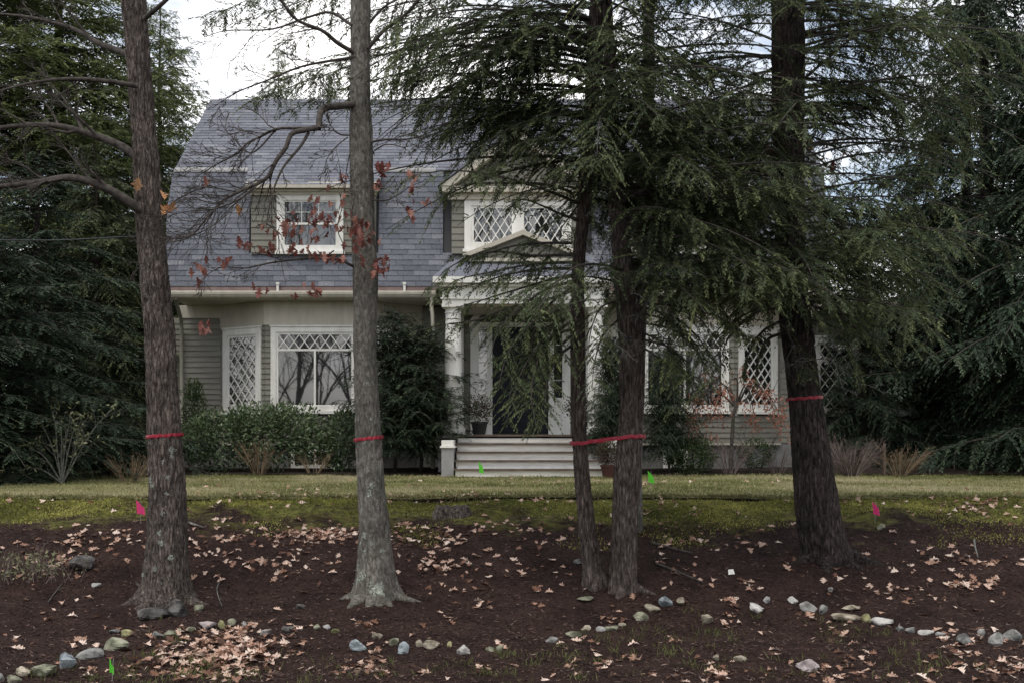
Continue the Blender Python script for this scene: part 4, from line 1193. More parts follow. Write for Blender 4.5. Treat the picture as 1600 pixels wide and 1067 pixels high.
# knots and branch scars
T2.mb.build('trunk', M['bark_smooth'], t2, smooth=True)
for i_, (x, y, w) in enumerate(((583, 757, 13), (579, 770, 11), (566, 796, 8), (571, 835, 12), (564, 848, 9), (573, 858, 8), (583, 846, 8), (599, 858, 10), (560, 885, 14), (568, 897, 15), (563, 905, 12), (589, 918, 24), (583, 908, 12), (596, 912, 14), (573, 690, 7), (563, 492, 7), (577, 600, 6), (565, 560, 5), (582, 655, 6), (570, 928, 10), (558, 468, 6))):
    T2.lichen(t2, x, y, w, 700+i_)
for i_, (x, y, w) in enumerate(((276, 703, 14), (274, 712, 10), (240, 748, 12), (245, 757, 9), (270, 745, 7), (262, 800, 9), (256, 830, 10), (259, 845, 9), (275, 868, 9), (250, 885, 8), (262, 720, 6), (268, 770, 7), (224, 880, 10), (230, 895, 9))):
    T1.lichen(t1, x, y, w, 760+i_)
c1 = lambda cx, cy: (240 + cx/3.333, 140 + cy/3.333)
rng = np.random.default_rng(77)
LIMB = 0.66
LK = dict(lens=(0.33, 0.5, 0.5))
limb(t2, [c1(1040, 80), c1(960, 88), c1(900, 96), c1(872, 120), c1(858, 205)], 12.0, 11.6, 0.052, 0.042, (2, 4, 3), rng, **LK)
limb(t2, [c1(856, 200), c1(790, 212), c1(720, 232), c1(690, 300), c1(640, 370), c1(590, 460), c1(540, 492), c1(450, 530), c1(350, 590), c1(270, 680), c1(185, 770), c1(60, 800), c1(0, 812)], 11.6, 11.2, 0.038, 0.006, (26, 6, 2), rng, lens=(0.28, 0.7, 0.5))
limb(t2, [c1(850, 205), c1(740, 203), c1(640, 207), c1(560, 245), c1(490, 280), c1(440, 330), c1(330, 390), c1(200, 470)], 11.6, 11.9, 0.026, 0.005, (18, 6, 2), rng, lens=(0.36, 0.5, 0.5))
limb(t2, [c1(808, 225), c1(770, 290), c1(720, 350), c1(680, 400), c1(640, 480), c1(610, 580), c1(595, 650), c1(588, 715)], 11.6, 11.3, 0.024, 0.007, (5, 4, 3), rng, lens=(0.2, 0.5, 0.5))
limb(t2, [c1(590, 700), c1(640, 740), c1(655, 850), c1(680, 980)], 11.3, 11.3, 0.010, 0.003, (4, 3), rng, **LK)
limb(t2, [c1(640, 210), c1(500, 330), c1(420, 260), c1(360, 190), c1(340, 140)], 11.7, 11.9, 0.014, 0.004, (9, 6, 2), rng, **LK)
limb(t2, [c1(560, 480), c1(450, 570), c1(330, 620), c1(150, 640), c1(0, 690)], 11.4, 11.2, 0.014, 0.003, (12, 6, 2), rng, **LK)
limb(t2, [c1(1050, 925), c1(1020, 912), c1(985, 892), c1(900, 880), c1(700, 890), c1(600, 905), c1(480, 930), c1(340, 930), c1(220, 1020)], 12.0, 11.7, 0.022, 0.003, (9, 4, 3), rng, lens=(0.22, 0.5, 0.5))
limb(t2, [c1(985, 890), c1(990, 820), c1(960, 740), c1(985, 600), c1(1010, 440)], 12.0, 11.9, 0.008, 0.003, (5, 3), rng, **LK)
limb(t2, [c1(1135, 575), c1(1210, 578), c1(1280, 545), c1(1330, 510), c1(1400, 480)], 12.0, 11.8, 0.013, 0.003, (6, 4), rng, **LK)
limb(t2, [c1(1150, 520), c1(1210, 520), c1(1270, 570), c1(1320, 640)], 12.0, 11.8, 0.009, 0.003, (4, 3), rng, **LK)
limb(t2, [c1(1130, 275), c1(1200, 262), c1(1300, 262), c1(1400, 240), c1(1520, 180)], 12.0, 11.9, 0.018, 0.004, (7, 4, 3), rng, **LK)
limb(t2, [c1(1150, 320), c1(1200, 290), c1(1290, 300), c1(1340, 330)], 12.0, 11.8, 0.012, 0.003, (5, 4), rng, **LK)
limb(t2, [c1(1020, 240), c1(960, 230), c1(920, 190), c1(880, 180)], 12.0, 11.8, 0.012, 0.003, (7, 5, 3), rng, lens=(0.6, 0.5, 0.5))
limb(t2, [c1(1020, 340), c1(1005, 420), c1(990, 560), c1(985, 620)], 11.9, 11.8, 0.009, 0.003, (5, 4), rng, **LK)
limb(t2, [c1(1010, 250), c1(960, 290), c1(900, 370), c1(890, 440)], 11.9, 11.7, 0.010, 0.003, (8, 4, 3), rng, lens=(0.5, 0.5, 0.5))
limb(t2, [(552, 82), (528, 68), (506, 50), (462, 30), (438, 0), (410, -40)], 12.0, 11.5, 0.034, 0.012, (7, 5, 4), rng, **LK)
limb(t2, [(550, 40), (515, 20), (480, 28), (430, 45), (345, 50), (320, 58)], 12.0, 12.5, 0.024, 0.005, (8, 5, 4), rng, **LK)
limb(t2, [(556, 90), (520, 95), (470, 105), (420, 125), (370, 145), (330, 170)], 12.0, 12.6, 0.024, 0.005, (9, 5, 4), rng, **LK)
limb(t2, [(576, 75), (600, 48), (628, 28), (655, 0), (690, -40)], 12.0, 11.7, 0.032, 0.012, (6, 5, 4), rng, **LK)
limb(t2, [(574, 40), (600, 12), (640, -10)], 12.1, 12.3, 0.022, 0.010, (5, 4, 3), rng, **LK)
mbc = MB()
for k in range(6):
    az = k*1.05 + 0.9; p = T2.at(5.6 + 0.55*k)
    s = np.linspace(0, 1, 10)[:, None]
    q = p + np.array([math.cos(az)*2.0, math.sin(az)*2.0, 1.8])*s + np.array([0, 0, -0.4])*s**2
    grow(mbc, q, 0.04, 0.012, 0, rng, nchild=(6, 5, 3), lens=(0.5, 0.5, 0.5))
mbc.build('crown', M['branch'], t2, smooth=True)
rng = np.random.default_rng(5)
for (cx, cy, sx, sy, n) in ((720, 750, 70, 55, 22), (900, 680, 60, 70, 26), (1060, 790, 40, 60, 16), (1190, 410, 32, 20, 7), (975, 475, 18, 25, 4), (1340, 500, 30, 30, 6), (1415, 598, 14, 14, 3), (1335, 640, 12, 18, 3),
                            (1155, 940, 40, 20, 9), (1210, 880, 18, 24, 4), (965, 895, 25, 16, 5), (840, 860, 25, 30, 5), (620, 790, 40, 50, 7), (500, 820, 35, 25, 4), (235, 950, 32, 35, 7), (380, 895, 28, 18, 4), (545, 1040, 18, 14, 3), (815, 1060, 40, 20, 7), (1180, 505, 12, 10, 2), (255, 490, 15, 8, 2), (900, 880, 10, 10, 2), (1030, 710, 40, 30, 6), (270, 1235, 25, 25, 6)):
    for _ in range(int(n*1.5)):
        x, y = c1(cx + rng.normal(0, sx), cy + rng.normal(0, sy))
        hang_leaf(P(x, y, 11.75 + rng.normal(0, 0.12)), RED, t2, rng, 0.68)

# ============================ hemlocks
def keep3(px, py):
    k = np.where(py < 170, 0.62, 0.95)
    k = np.where((py < 110) & (px > 640) & (px < 900), 0.5, k)
    k = np.where((px < 690) & (py > 150), 0.30, k)
    k = np.where((px < 640) & (py > 120), 0.12, k)
    k = np.where((px < 600), 0.02, k)
    k = np.where((px < 730) & (py > 215) & (py < 440), 0.16, k)
    k = np.where((px > 725) & (px < 875) & (py > 285) & (py < 405), 0.36, k)       # dormer window shows through
    k = np.where((py > 470) & (px < 760), 0.02, k)
    k = np.where((py > 430) & (px < 770), 0.3, k)
    k = np.where((py > 500) & (px > 880), 0.5, k)
    k = np.where((py > 570) & (px > 880), 0.12, k)
    k = np.where((py > 600) & ((px < 780) | (px > 870)), 0.02, k)
    k = np.where((px > 1080), k*0.8, k)
    return k
def keep4(px, py):
    k = np.where(py < 200, 0.62, 0.95)
    k = np.where((py > 620), 0.0, k)
    k = np.where((px > 1270) & (px < 1440) & (py > 195) & (py < 310), 0.25, k)      # sky gap
    k = np.where((px > 1460), 0.4, k)
    k = np.where((px > 1060) & (px < 1210) & (py > 480), 0.65, k)
    k = np.where((px > 1070) & (px < 1205) & (py > 245) & (py < 300), 0.35, k)      # roof shows
    k = np.where((px > 1210) & (px < 1262) & (py > 200) & (py < 480), 0.35, k)      # trunk shows
    k = np.where((px > 1215) & (px < 1265) & (py > 480), 0.15, k)
    return k

# T3: twin-stemmed hemlock
S3a = Trunk([(0, 921, 948), (67, 918, 945), (150, 913, 937), (220, 908, 930), (300, 904, 925), (380, 896, 917), (430, 892, 913), (557, 891, 915), (640, 892, 916), (700, 894, 918), (740, 897, 922), (832, 904, 932), (880, 909, 942), (915, 912, 950)], 12.45, 14, furrow=0.010, cell=0.035, flare=0.35, lobes=3, flare_h=0.08)
S3b = Trunk([(0, 940, 956), (100, 943, 962), (200, 948, 968), (300, 950, 975), (380, 955, 985), (450, 960, 998), (525, 966, 1008), (600, 967, 1008), (653, 967, 1005), (740, 958, 1001), (832, 955, 996), (880, 952, 995), (925, 952, 995)], 12.35, 17, furrow=0.012, cell=0.035, flare=0.35, lobes=4, flare_h=0.09)
b3 = (S3a.at(S3a.z0) + S3b.at(S3b.z0))/2
t3 = empty('hemlock_tree', b3, 'twin stemmed hemlock in the middle, one red tape round both stems', 'tree')
S3a.mb.build('trunk', M['bark_hemlock'], t3, smooth=True)
root_tube(S3b.mb, (S3b.at(S3b.z0)[0], 12.3), 4.3, 0.3, 0.06); root_tube(S3b.mb, (S3b.at(S3b.z0)[0]+.1, 12.3), 5.8, 0.35, 0.05)
S3b.mb.build('trunk', M['bark_hemlock'], t3, smooth=True)
fol, wood, dead = MB(), MB(), MB()
rng = np.random.default_rng(101)
def boughs_on(S, zs, rng, Lr, keep, fol, wood, azs=None, dens=1.0, tint0=0.0, rise=(0.05, 0.35), scale=1.0, droop=(0.18, 0.5)):
    for z in zs:
        az = rng.uniform(0, 2*math.pi) if azs is None else rng.uniform(*azs)
        p = S.at(z); r = float(S.radius(z))*0.7
        p = p + np.array([math.cos(az), math.sin(az), 0])*r
        L = rng.uniform(*Lr)
        bough(fol, wood, p, az, L, rng.uniform(*rise), rng.uniform(*droop), rng, dens=dens, keep=keep, tint0=tint0, scale=scale, side_len=0.36)
zr = lambda py, d=12.4: EYE + (HOR - py)*d/FPX
boughs_on(S3a, rng.uniform(zr(330), zr(-80), 66), rng, (1.2, 2.5), keep3, fol, wood)
boughs_on(S3b, rng.uniform(zr(470), zr(-80), 64), rng, (1.0, 2.2), keep3, fol, wood)
boughs_on(S3a, rng.uniform(zr(250), zr(-60), 26), rng, (1.6, 2.7), keep3, fol, wood, azs=(2.5, 3.9))
# heavy crown above the frame
boughs_on(S3a, rng.uniform(zr(-80), 9.3, 16), rng, (0.8, 2.0), None, fol, wood, scale=2.0)
boughs_on(S3b, rng.uniform(zr(-80), 9.3, 14), rng, (0.8, 2.0), None, fol, wood, scale=2.0)
# hand-placed limbs seen in the photograph
for pth in ([(905, 345), (870, 332), (838, 318), (815, 312), (790, 330)], [(905, 262), (880, 243), (858, 228), (840, 238), (825, 250)], [(893, 398), (840, 400), (760, 395), (700, 420), (670, 450)],
            [(893, 300), (850, 288), (800, 287), (740, 288), (690, 300)], [(895, 470), (870, 500), (840, 540), (815, 580), (800, 630)], [(895, 500), (860, 530), (838, 570), (830, 620), (838, 665)],
            [(893, 455), (850, 470), (800, 480), (745, 500), (690, 508), (640, 520)], [(893, 540), (870, 560), (855, 600), (850, 660)], [(893, 480), (860, 490), (815, 520), (790, 560), (778, 610)], [(893, 515), (865, 525), (840, 560), (818, 610), (815, 650)],
            [(900, 230), (850, 195), (780, 180), (710, 200), (660, 240)], [(905, 180), (840, 150), (760, 130), (680, 140), (620, 170)], [(918, 90), (860, 70), (760, 75), (680, 100), (610, 140)],
            [(893, 420), (850, 420), (790, 430), (740, 445), (690, 450)], [(912, 120), (850, 110), (750, 115), (660, 120), (590, 150)], [(918, 60), (840, 20), (720, 10), (620, 30), (560, 60)], [(915, 130), (840, 165), (740, 170), (640, 165), (560, 170)],
            [(893, 430), (850, 440), (800, 455), (750, 470), (715, 480)], [(893, 440), (860, 450), (820, 475), (780, 515), (765, 560)], [(893, 410), (840, 412), (770, 425), (710, 440), (680, 465)], [(893, 450), (865, 470), (840, 500), (830, 545), (828, 590)], [(893, 525), (872, 545), (858, 580), (845, 630), (830, 672)], [(893, 495), (850, 515), (820, 550), (800, 600), (793, 660)], [(893, 380), (850, 380), (800, 385), (745, 400), (700, 400)]):
    n = len(pth); dd = rng.uniform(-0.9, 0.2)
    bough(fol, wood, None, 0, 1, 0, 0, rng, path=[P(x, y, 12.4 + dd*i/(n-1)) for i, (x, y) in enumerate(pth)], dens=1.1, side_len=0.26, r0=0.016, tint0=0.06, keep=lambda a, b: np.where((a < 640) & (b > 160), 0.25, 0.9))
boughs_on(S3b, rng.uniform(zr(470), zr(240), 26), rng, (1.2, 2.2), keep3, fol, wood, azs=(-1.3, 1.0), tint0=0.08)
for pth in ([(925, 30), (800, -10), (660, 0), (540, 30), (440, 70)], [(925, 60), (780, 40), (640, 60), (520, 100), (410, 130)], [(915, 110), (780, 90), (650, 110), (520, 145), (450, 175)], [(930, 10), (820, -30), (640, -30), (480, 0), (370, 40)], [(925, 80), (800, 60), (660, 70), (500, 120), (390, 160)], [(930, 0), (800, -50), (620, -60), (440, -20), (320, 30)]):
    bough(fol, wood, None, 0, 1, 0, 0, rng, path=[P(x, y, 12.5 + 0.4*i) for i, (x, y) in enumerate(pth)], dens=1.1, side_len=0.24, r0=0.016, tint0=0.1, bare=0.3, keep=lambda a, b: np.where(a < 560, 0.75, 0.8))
# right-hand sweep of light green sprays
for pth in ([(1005, 330), (1060, 318), (1110, 335), (1160, 330), (1230, 300)], [(1000, 380), (1050, 350), (1120, 350), (1170, 372)], [(1000, 420), (1030, 390), (1090, 372), (1150, 385)], [(1005, 470), (1045, 500), (1085, 545)], [(1005, 440), (1060, 450), (1120, 480), (1165, 530)], [(1005, 490), (1040, 500), (1080, 530), (1110, 575)], [(1005, 520), (1035, 535), (1060, 570), (1070, 610)], [(1005, 455), (1050, 470), (1100, 505), (1130, 550)], [(1005, 475), (1070, 480), (1130, 500), (1180, 540)], [(1005, 505), (1050, 515), (1090, 550), (1105, 600)], [(1000, 540), (1030, 560), (1050, 600), (1055, 640)], [(966, 500), (945, 520), (930, 560), (925, 610)], [(966, 470), (940, 480), (925, 510), (918, 560)], [(1005, 480), (1060, 500), (1100, 540), (1115, 590)], [(1005, 530), (1050, 545), (1080, 585), (1090, 630)]):
    n = len(pth)
    bough(fol, wood, None, 0, 1, 0, 0, rng, path=[P(x, y, 12.3 - 0.5*i/(n-1)) for i, (x, y) in enumerate(pth)], dens=1.1, side_len=0.28, r0=0.012, tint0=0.22)
for (x, y) in ((1000, 300), (1010, 340), (990, 380), (1020, 400), (1000, 430), (985, 460), (1040, 440), (960, 330), (1060, 300), (940, 400), (1015, 470), (1030, 360), (930, 470), (1045, 480), (1080, 460), (870, 420), (850, 440), (960, 540), (1020, 545)):
    dead_twigs(dead, P(x, y, 12.2 + rng.uniform(-0.4, 0.3)), rng, L=0.45, n=2)
fol.build('crown', M['hemlock'], t3); wood.build('branches', M['branch'], t3); dead.build('dead_twigs', M['branch_dead'], t3, kind='stuff')

# T4: big dark hemlock on the right
T4 = Trunk([(0, 1205, 1258), (101, 1205, 1257), (200, 1207, 1257), (270, 1209, 1258), (350, 1211, 1259), (450, 1212, 1262), (530, 1221, 1272), (615, 1230, 1282), (690, 1235, 1295), (768, 1240, 1308), (815, 1243, 1315), (845, 1250, 1322), (868, 1258, 1330)], 13.1, 23, furrow=0.014, cell=0.045, flare=0.35, lobes=4, flare_h=0.10)
b4 = T4.at(T4.z0)
t4 = empty('hemlock_tree', b4, 'thick dark leaning hemlock trunk at right with red tape', 'tree')
for a in (3.6, 4.4, 5.3, 5.9): root_tube(T4.mb, (b4[0]+0.2*math.cos(a), b4[1]+0.2*math.sin(a)), a, random.uniform(0.3, 0.6), random.uniform(0.05, 0.09))
T4.mb.build('trunk', M['bark_dark'], t4, smooth=True)
fol, wood, dead = MB(), MB(), MB()
rng = np.random.default_rng(202)
zr4 = lambda py: EYE + (HOR - py)*13.1/FPX
boughs_on(T4, rng.uniform(zr4(470), zr4(-80), 108), rng, (1.1, 2.2), keep4, fol, wood)
boughs_on(T4, rng.uniform(zr4(200), zr4(-60), 26), rng, (1.4, 2.4), keep4, fol, wood, azs=(-0.7, 0.9))
boughs_on(T4, rng.uniform(zr4(-80), 9.3, 20), rng, (0.8, 2.0), None, fol, wood, scale=2.0)
boughs_on(T4, rng.uniform(zr4(480), zr4(200), 30), rng, (1.2, 2.0), keep4, fol, wood, azs=(1.9, 4.4), tint0=0.06)
boughs_on(T4, rng.uniform(zr4(480), zr4(300), 20), rng, (1.2, 2.2), keep4, fol, wood, azs=(-1.2, 0.9), tint0=0.08)
for pth in ([(1225, 330), (1180, 305), (1120, 320), (1060, 330), (1020, 345)], [(1255, 330), (1300, 325), (1360, 330), (1430, 310)], [(1255, 360), (1310, 350), (1370, 365), (1420, 390)], [(1250, 420), (1300, 430), (1360, 450), (1420, 500)], [(1245, 470), (1300, 490), (1350, 520), (1410, 545)],
            [(1225, 380), (1190, 385), (1140, 400), (1090, 430)], [(1225, 500), (1235, 530), (1255, 560), (1270, 590)], [(1225, 470), (1190, 480), (1150, 500), (1110, 540)], [(1225, 450), (1180, 465), (1135, 500), (1095, 560)], [(1225, 500), (1195, 515), (1170, 550), (1160, 590)], [(1225, 520), (1200, 530), (1185, 560), (1180, 600)], [(1225, 480), (1180, 490), (1140, 525), (1120, 580)], [(1262, 500), (1300, 510), (1330, 545), (1345, 600)], [(1262, 470), (1310, 480), (1350, 510), (1380, 560)], [(1255, 125), (1290, 95), (1340, 55), (1400, 30)], [(1255, 165), (1310, 175), (1380, 160), (1440, 150)], [(1250, 15), (1320, 8), (1400, 15), (1480, 10)]):
    n = len(pth); dd = rng.uniform(-0.8, 0.1)
    bough(fol, wood, None, 0, 1, 0, 0, rng, path=[P(x, y, 13.0 + dd*i/(n-1)) for i, (x, y) in enumerate(pth)], dens=1.1, side_len=0.28, r0=0.018, tint0=0.16)
for (x, y) in ((1260, 170), (1230, 215), (1200, 480), (1180, 500), (1265, 480), (1240, 540), (1150, 440), (1090, 430), (1120, 300), (1300, 560), (1340, 600)):
    dead_twigs(dead, P(x, y, 12.7 + rng.uniform(-0.3, 0.2)), rng, L=0.45, n=2)
fol.build('crown', M['hemlock'], t4); wood.build('branches', M['branch'], t4); dead.build('dead_twigs', M['branch_dead'], t4, kind='stuff')

# T5: thin oak behind the twin hemlock, only its upper stem and rusty leaves show
T5 = Trunk([(0, 1003, 1023), (100, 1003, 1023), (200, 1004, 1024), (300, 1002, 1024), (500, 985, 1010), (740, 978, 1003), (800, 976, 1004)], 14.0, 41, furrow=0.006, cell=0.04, flare=0.2, seg=32, step=0.06)
t5 = empty('oak_tree', T5.at(T5.z0), 'thin oak stem behind the twin hemlock, rusty leaves still hanging', 'tree')
T5.mb.build('trunk', M['bark_smooth'], t5, smooth=True)
rng = np.random.default_rng(303)
limb(t5, [(1013, 260), (1060, 250), (1110, 258), (1160, 262), (1210, 280)], 14.0, 14.3, 0.022, 0.004, (7, 5, 3), rng, **LK)
limb(t5, [(1013, 220), (1040, 190), (1100, 170), (1170, 190), (1220, 230)], 14.0, 14.3, 0.022, 0.004, (7, 5, 3), rng, **LK)
limb(t5, [(1010, 250), (985, 240), (960, 265), (940, 300)], 14.0, 14.2, 0.016, 0.004, (6, 4, 3), rng, **LK)
limb(t5, [(1013, 60), (990, 20), (960, -20)], 14.0, 14.2, 0.02, 0.008, (6, 4, 3), rng, **LK)
for (x, y, sx, sy, n) in ((1150, 275, 28, 12, 24), (1135, 262, 12, 12, 8), (1200, 265, 10, 12, 8), (1195, 237, 8, 5, 4), (1110, 260, 10, 10, 5), (976, 288, 6, 8, 4), (1010, 198, 6, 6, 4), (984, 197, 6, 4, 3), (1065, 292, 6, 4, 3), (785, 205, 14, 12, 8), (1240, 280, 10, 12, 5), (1295, 250, 20, 12, 5), (1265, 222, 10, 8, 3), (1390, 348, 6, 6, 2), (1155, 440, 8, 6, 2)):
    for _ in range(n): hang_leaf(P(x + rng.normal(0, sx), y + rng.normal(0, sy), 13.6 + rng.normal(0, 0.15)), RED if rng.random() < 0.7 else ORG, t5, rng, 0.95)
# ------------------------------------------------------------------ trees beyond the lawn
PROTO = {}
def proto(kind):
    """crown, branches and trunk of one grown conifer of each kind, at the origin; copies share the meshes"""
    if kind in PROTO: return PROTO[kind]
    rng = np.random.default_rng({'hemlock': 1, 'hemlock_b': 2, 'pine': 3, 'yew': 4}[kind])
    H, R, n, sc, zl, tp, rise, droop, nw, sp, dens, jit = {
        'hemlock': (9.0, 2.6, 230, 1.65, 0.25, 0.75, (0.0, 0.3), (0.15, 0.5), 0.0165, 0.0128, 1.25, (0.55, 1.15)),
        'hemlock_b': (9.0, 2.6, 230, 1.65, 0.25, 0.6, (0.0, 0.3), (0.15, 0.6), 0.0165, 0.0128, 1.25, (0.5, 1.2)),
        'pine': (15.5, 4.0, 270, 2.3, 3.2, 0.6, (0.05, 0.45), (0.05, 0.3), 0.0165, 0.0135, 1.25, (0.5, 1.15)),
        'yew': (2.9, 0.95, 260, 1.0, 0.45, 0.4, (0.2, 0.8), (0.2, 0.5), 0.017, 0.0135, 1.1, (0.4, 1.25))}[kind]
    tb = MB(); hs = np.linspace(-0.2, H, 14)
    r = 0.035 if kind == 'yew' else 0.018*H
    tb.tube([(0.04*math.sin(h*0.7), 0.03*math.cos(h), h) for h in hs], r*(1.05 - hs/H), 10)
    fol, wood = MB(), MB()
    for k in range(n):
        f = (k + rng.random())/n
        z = zl + (H - zl)*f
        L = R*(1 - f)**tp*rng.uniform(*jit) + 0.1*R
        bough(fol, wood, np.array([0.0, 0.0, z]), rng.uniform(0, 6.283), L, rng.uniform(*rise), rng.uniform(*droop), rng, dens=dens, scale=sc, side_len=0.40, nw=nw, sp=sp)
    PROTO[kind] = (H, R, tb.mesh('trunk', True), fol.mesh('crown'), wood.mesh('branches'))
    for me in PROTO[kind][2:]: me.materials.append(None)
    return PROTO[kind]
def conifer(px, d, H, R, label, seed, matf, kind='hemlock', name='conifer_tree', cat='tree', tilt=0.0):
    H0, R0, mt, mf, mw = proto(kind)
    X = (px - 800)*d/FPX
    t = empty(name, (X, d, 0.0), label, cat)
    t.rotation_euler = (0, tilt, seed*2.399)
    t.scale = (R/R0, R/R0, H/H0)
    for nm, me, m_ in (('trunk', mt, M['bark_dark']), ('crown', mf, matf), ('branches', mw, M['branch'])):
        o = bpy.data.objects.new(nm, me); COL.objects.link(o); o.parent = t
        o.material_slots[0].link = 'OBJECT'; o.material_slots[0].material = m_
    return t
HD, PN, HM = M['hemlock_dark'], M['pine'], M['hemlock']
conifer(58, 22.0, 5.6, 2.7, 'dark hemlock rising behind the bare twiggy shrub left of the house', 1, HD)
conifer(150, 25.8, 6.6, 2.05, 'dark green hemlock just left of the furrowed oak trunk', 2, HM, 'hemlock_b')
conifer(-40, 19.5, 4.6, 2.3, 'nearest dark hemlock at the left edge of the picture', 3, HD, 'hemlock_b')
conifer(95, 30.0, 13.5, 4.6, 'tall pine with sunlit olive needles at the upper left', 4, PN, 'pine')
conifer(-20, 28.0, 13.0, 4.6, 'broad tall pine in the upper left corner', 5, PN, 'pine')
conifer(250, 33.5, 12.0, 2.4, 'pine showing between the oak trunk and the roof edge', 6, PN, 'pine')
conifer(222, 30.0, 8.2, 1.9, 'green hemlock low between the oak trunk and the house corner', 10, HM, 'hemlock')
conifer(150, 38.0, 10.0, 3.2, 'far dark evergreen low behind the left hemlocks', 7, HD)
conifer(435, 46.0, 14.6, 1.7, 'distant narrow pine top above the left end of the ridge', 8, PN, 'pine')
conifer(522, 48.0, 14.2, 1.6, 'distant small pine top just left of the slender grey oak', 9, PN, 'pine')
conifer(1540, 26.0, 13.0, 3.5, 'dense dark hemlock filling the right edge down to the lawn', 11, HD, 'hemlock_b')
conifer(1660, 23.5, 12.0, 3.0, 'nearest dark hemlock cut by the right edge of the picture', 12, HD)
conifer(1430, 27.2, 6.4, 2.4, 'shorter dark hemlock right of the leaning hemlock trunk', 13, HD)
conifer(1345, 25.4, 3.9, 1.25, 'low hemlock in front of the sun porch at right', 14, HD, 'hemlock_b')
conifer(1510, 31.0, 14.0, 3.2, 'tall evergreen behind the dark hemlocks at upper right', 15, HM, 'hemlock')
conifer(1345, 36.0, 6.6, 2.0, 'far evergreen seen beside the sun porch roof', 16, HM, 'hemlock_b')

# ------------------------------------------------------------------ shrubs by the house
M['broadleaf'] = ramp_mat('glossy_evergreen_leaves', [(0.0, (0.024, 0.044, 0.022)), (0.6, (0.066, 0.104, 0.046)), (1.0, (0.15, 0.19, 0.09))], rough=0.45, trans=0.1, noise=0.15, nscale=5, spec=0.4)
M['yew'] = ramp_mat('yew_needles', [(0.0, (0.012, 0.022, 0.013)), (0.6, (0.030, 0.048, 0.026)), (1.0, (0.07, 0.09, 0.045))], rough=0.6, trans=0.08, noise=0.2, nscale=5)
M['box'] = ramp_mat('boxwood_leaves', [(0.0, (0.018, 0.034, 0.014)), (1.0, (0.06, 0.09, 0.034))], rough=0.5, trans=0.1, noise=0.2, nscale=6)
M['dry'] = ramp_mat('dry_tan_stems', [(0.0, (0.09, 0.065, 0.042)), (1.0, (0.24, 0.18, 0.12))], rough=0.9, noise=0.2)
M['dry_grey'] = ramp_mat('dry_grey_stems', [(0.0, (0.07, 0.055, 0.05)), (1.0, (0.19, 0.15, 0.14))], rough=0.9, noise=0.2)
M['maple'] = ramp_mat('coral_maple_leaves', [(0.0, (0.20, 0.075, 0.05)), (1.0, (0.42, 0.21, 0.15))], rough=0.7, trans=0.25, noise=0.2)
M['pale_leaf'] = ramp_mat('pale_yellow_green_leaves', [(0.0, (0.10, 0.12, 0.06)), (1.0, (0.30, 0.30, 0.18))], rough=0.6, trans=0.3)
M['purple'] = ramp_mat('purple_green_potted_leaves', [(0.0, (0.035, 0.018, 0.02)), (0.5, (0.05, 0.035, 0.025)), (1.0, (0.05, 0.06, 0.03))], rough=0.6)

def leaf_cloud(mb, c, r, n, rng, L=0.07, W=0.03, shell=0.45, up=0.3, spiky=0.0):
    """leaves through an ellipsoid, thicker towards the outside"""
    v = rng.normal(size=(n, 3)); v /= np.linalg.norm(v, axis=1, keepdims=True)
    rad = shell + (1-shell)*rng.random(n)**0.6
    lump = 0.80 + 0.42*(vnoise(np.arctan2(v[:, 1], v[:, 0])*1.6 + 20, v[:, 2]*3 + 20, 64, int(rng.integers(999))))
    p = np.asarray(c) + v*np.asarray(r)*(rad*lump)[:, None]
    ok = p[:, 2] > 0.05
    p, v = p[ok], v[ok]; n = len(p)
    d = v*0.8 + rng.normal(0, 0.6, (n, 3)); d[:, 2] += up
    nr = v + rng.normal(0, 0.5, (n, 3)) + np.array([0, 0, 0.6])
    ln = L*rng.uniform(0.6, 1.25, n)
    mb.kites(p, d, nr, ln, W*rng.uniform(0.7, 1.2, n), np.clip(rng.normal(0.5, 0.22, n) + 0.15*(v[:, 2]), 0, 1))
def stems(mb, base, n, h, spread, rng, r=0.01, nch=(4, 3), sides=(5, 4, 3), wob=0.08):
    for k in range(n):
        az = rng.uniform(0, 6.283); s = np.linspace(0, 1, 7)[:, None]
        q = np.asarray(base) + np.array([math.cos(az)*0.08, math.sin(az)*0.08, -0.05]) + np.array([math.cos(az)*spread*rng.uniform(0.3, 1), math.sin(az)*spread*rng.uniform(0.3, 1), h*rng.uniform(0.7, 1.05)])*s**np.array([1.2, 1.2, 0.95])
        grow(mb, q, r, r*0.35, 0, rng, nchild=nch, lens=(0.4, 0.45), sides=sides, wob=wob)
def shrub(name, label, base, blobs, matl, seed, cat='shrub', L=0.07, W=0.03, stem_n=6, stem_h=0.8, **kw):
    rng = np.random.default_rng(seed)
    t = empty(name, base, label, cat)
    st_ = MB(); stems(st_, base, stem_n, stem_h, 0.4, rng, r=0.012, nch=(3, 2)); st_.build('stems', M['branch'], t, smooth=True)
    mb = MB()
    for (c, r, n) in blobs: leaf_cloud(mb, c, r, n, rng, L=L, W=W, **kw)
    mb.build('foliage', matl, t)
    return t
def bb(px, py, d, w, h, dep=None):
    """ellipsoid seen at px,py with photo width w and height h"""
    return tuple(P(px, py, d)), (w/2*d/FPX, dep or w/2.6*d/FPX, h/2*d/FPX)
def blob(px, py, d, w, h, n, dep=None):
    c, r = bb(px, py, d, w, h, dep); return (c, r, n)
gx = lambda px, d: ((px-800)*d/FPX, d, float(bed_z(np.array((px-800)*d/FPX), np.array(d))))
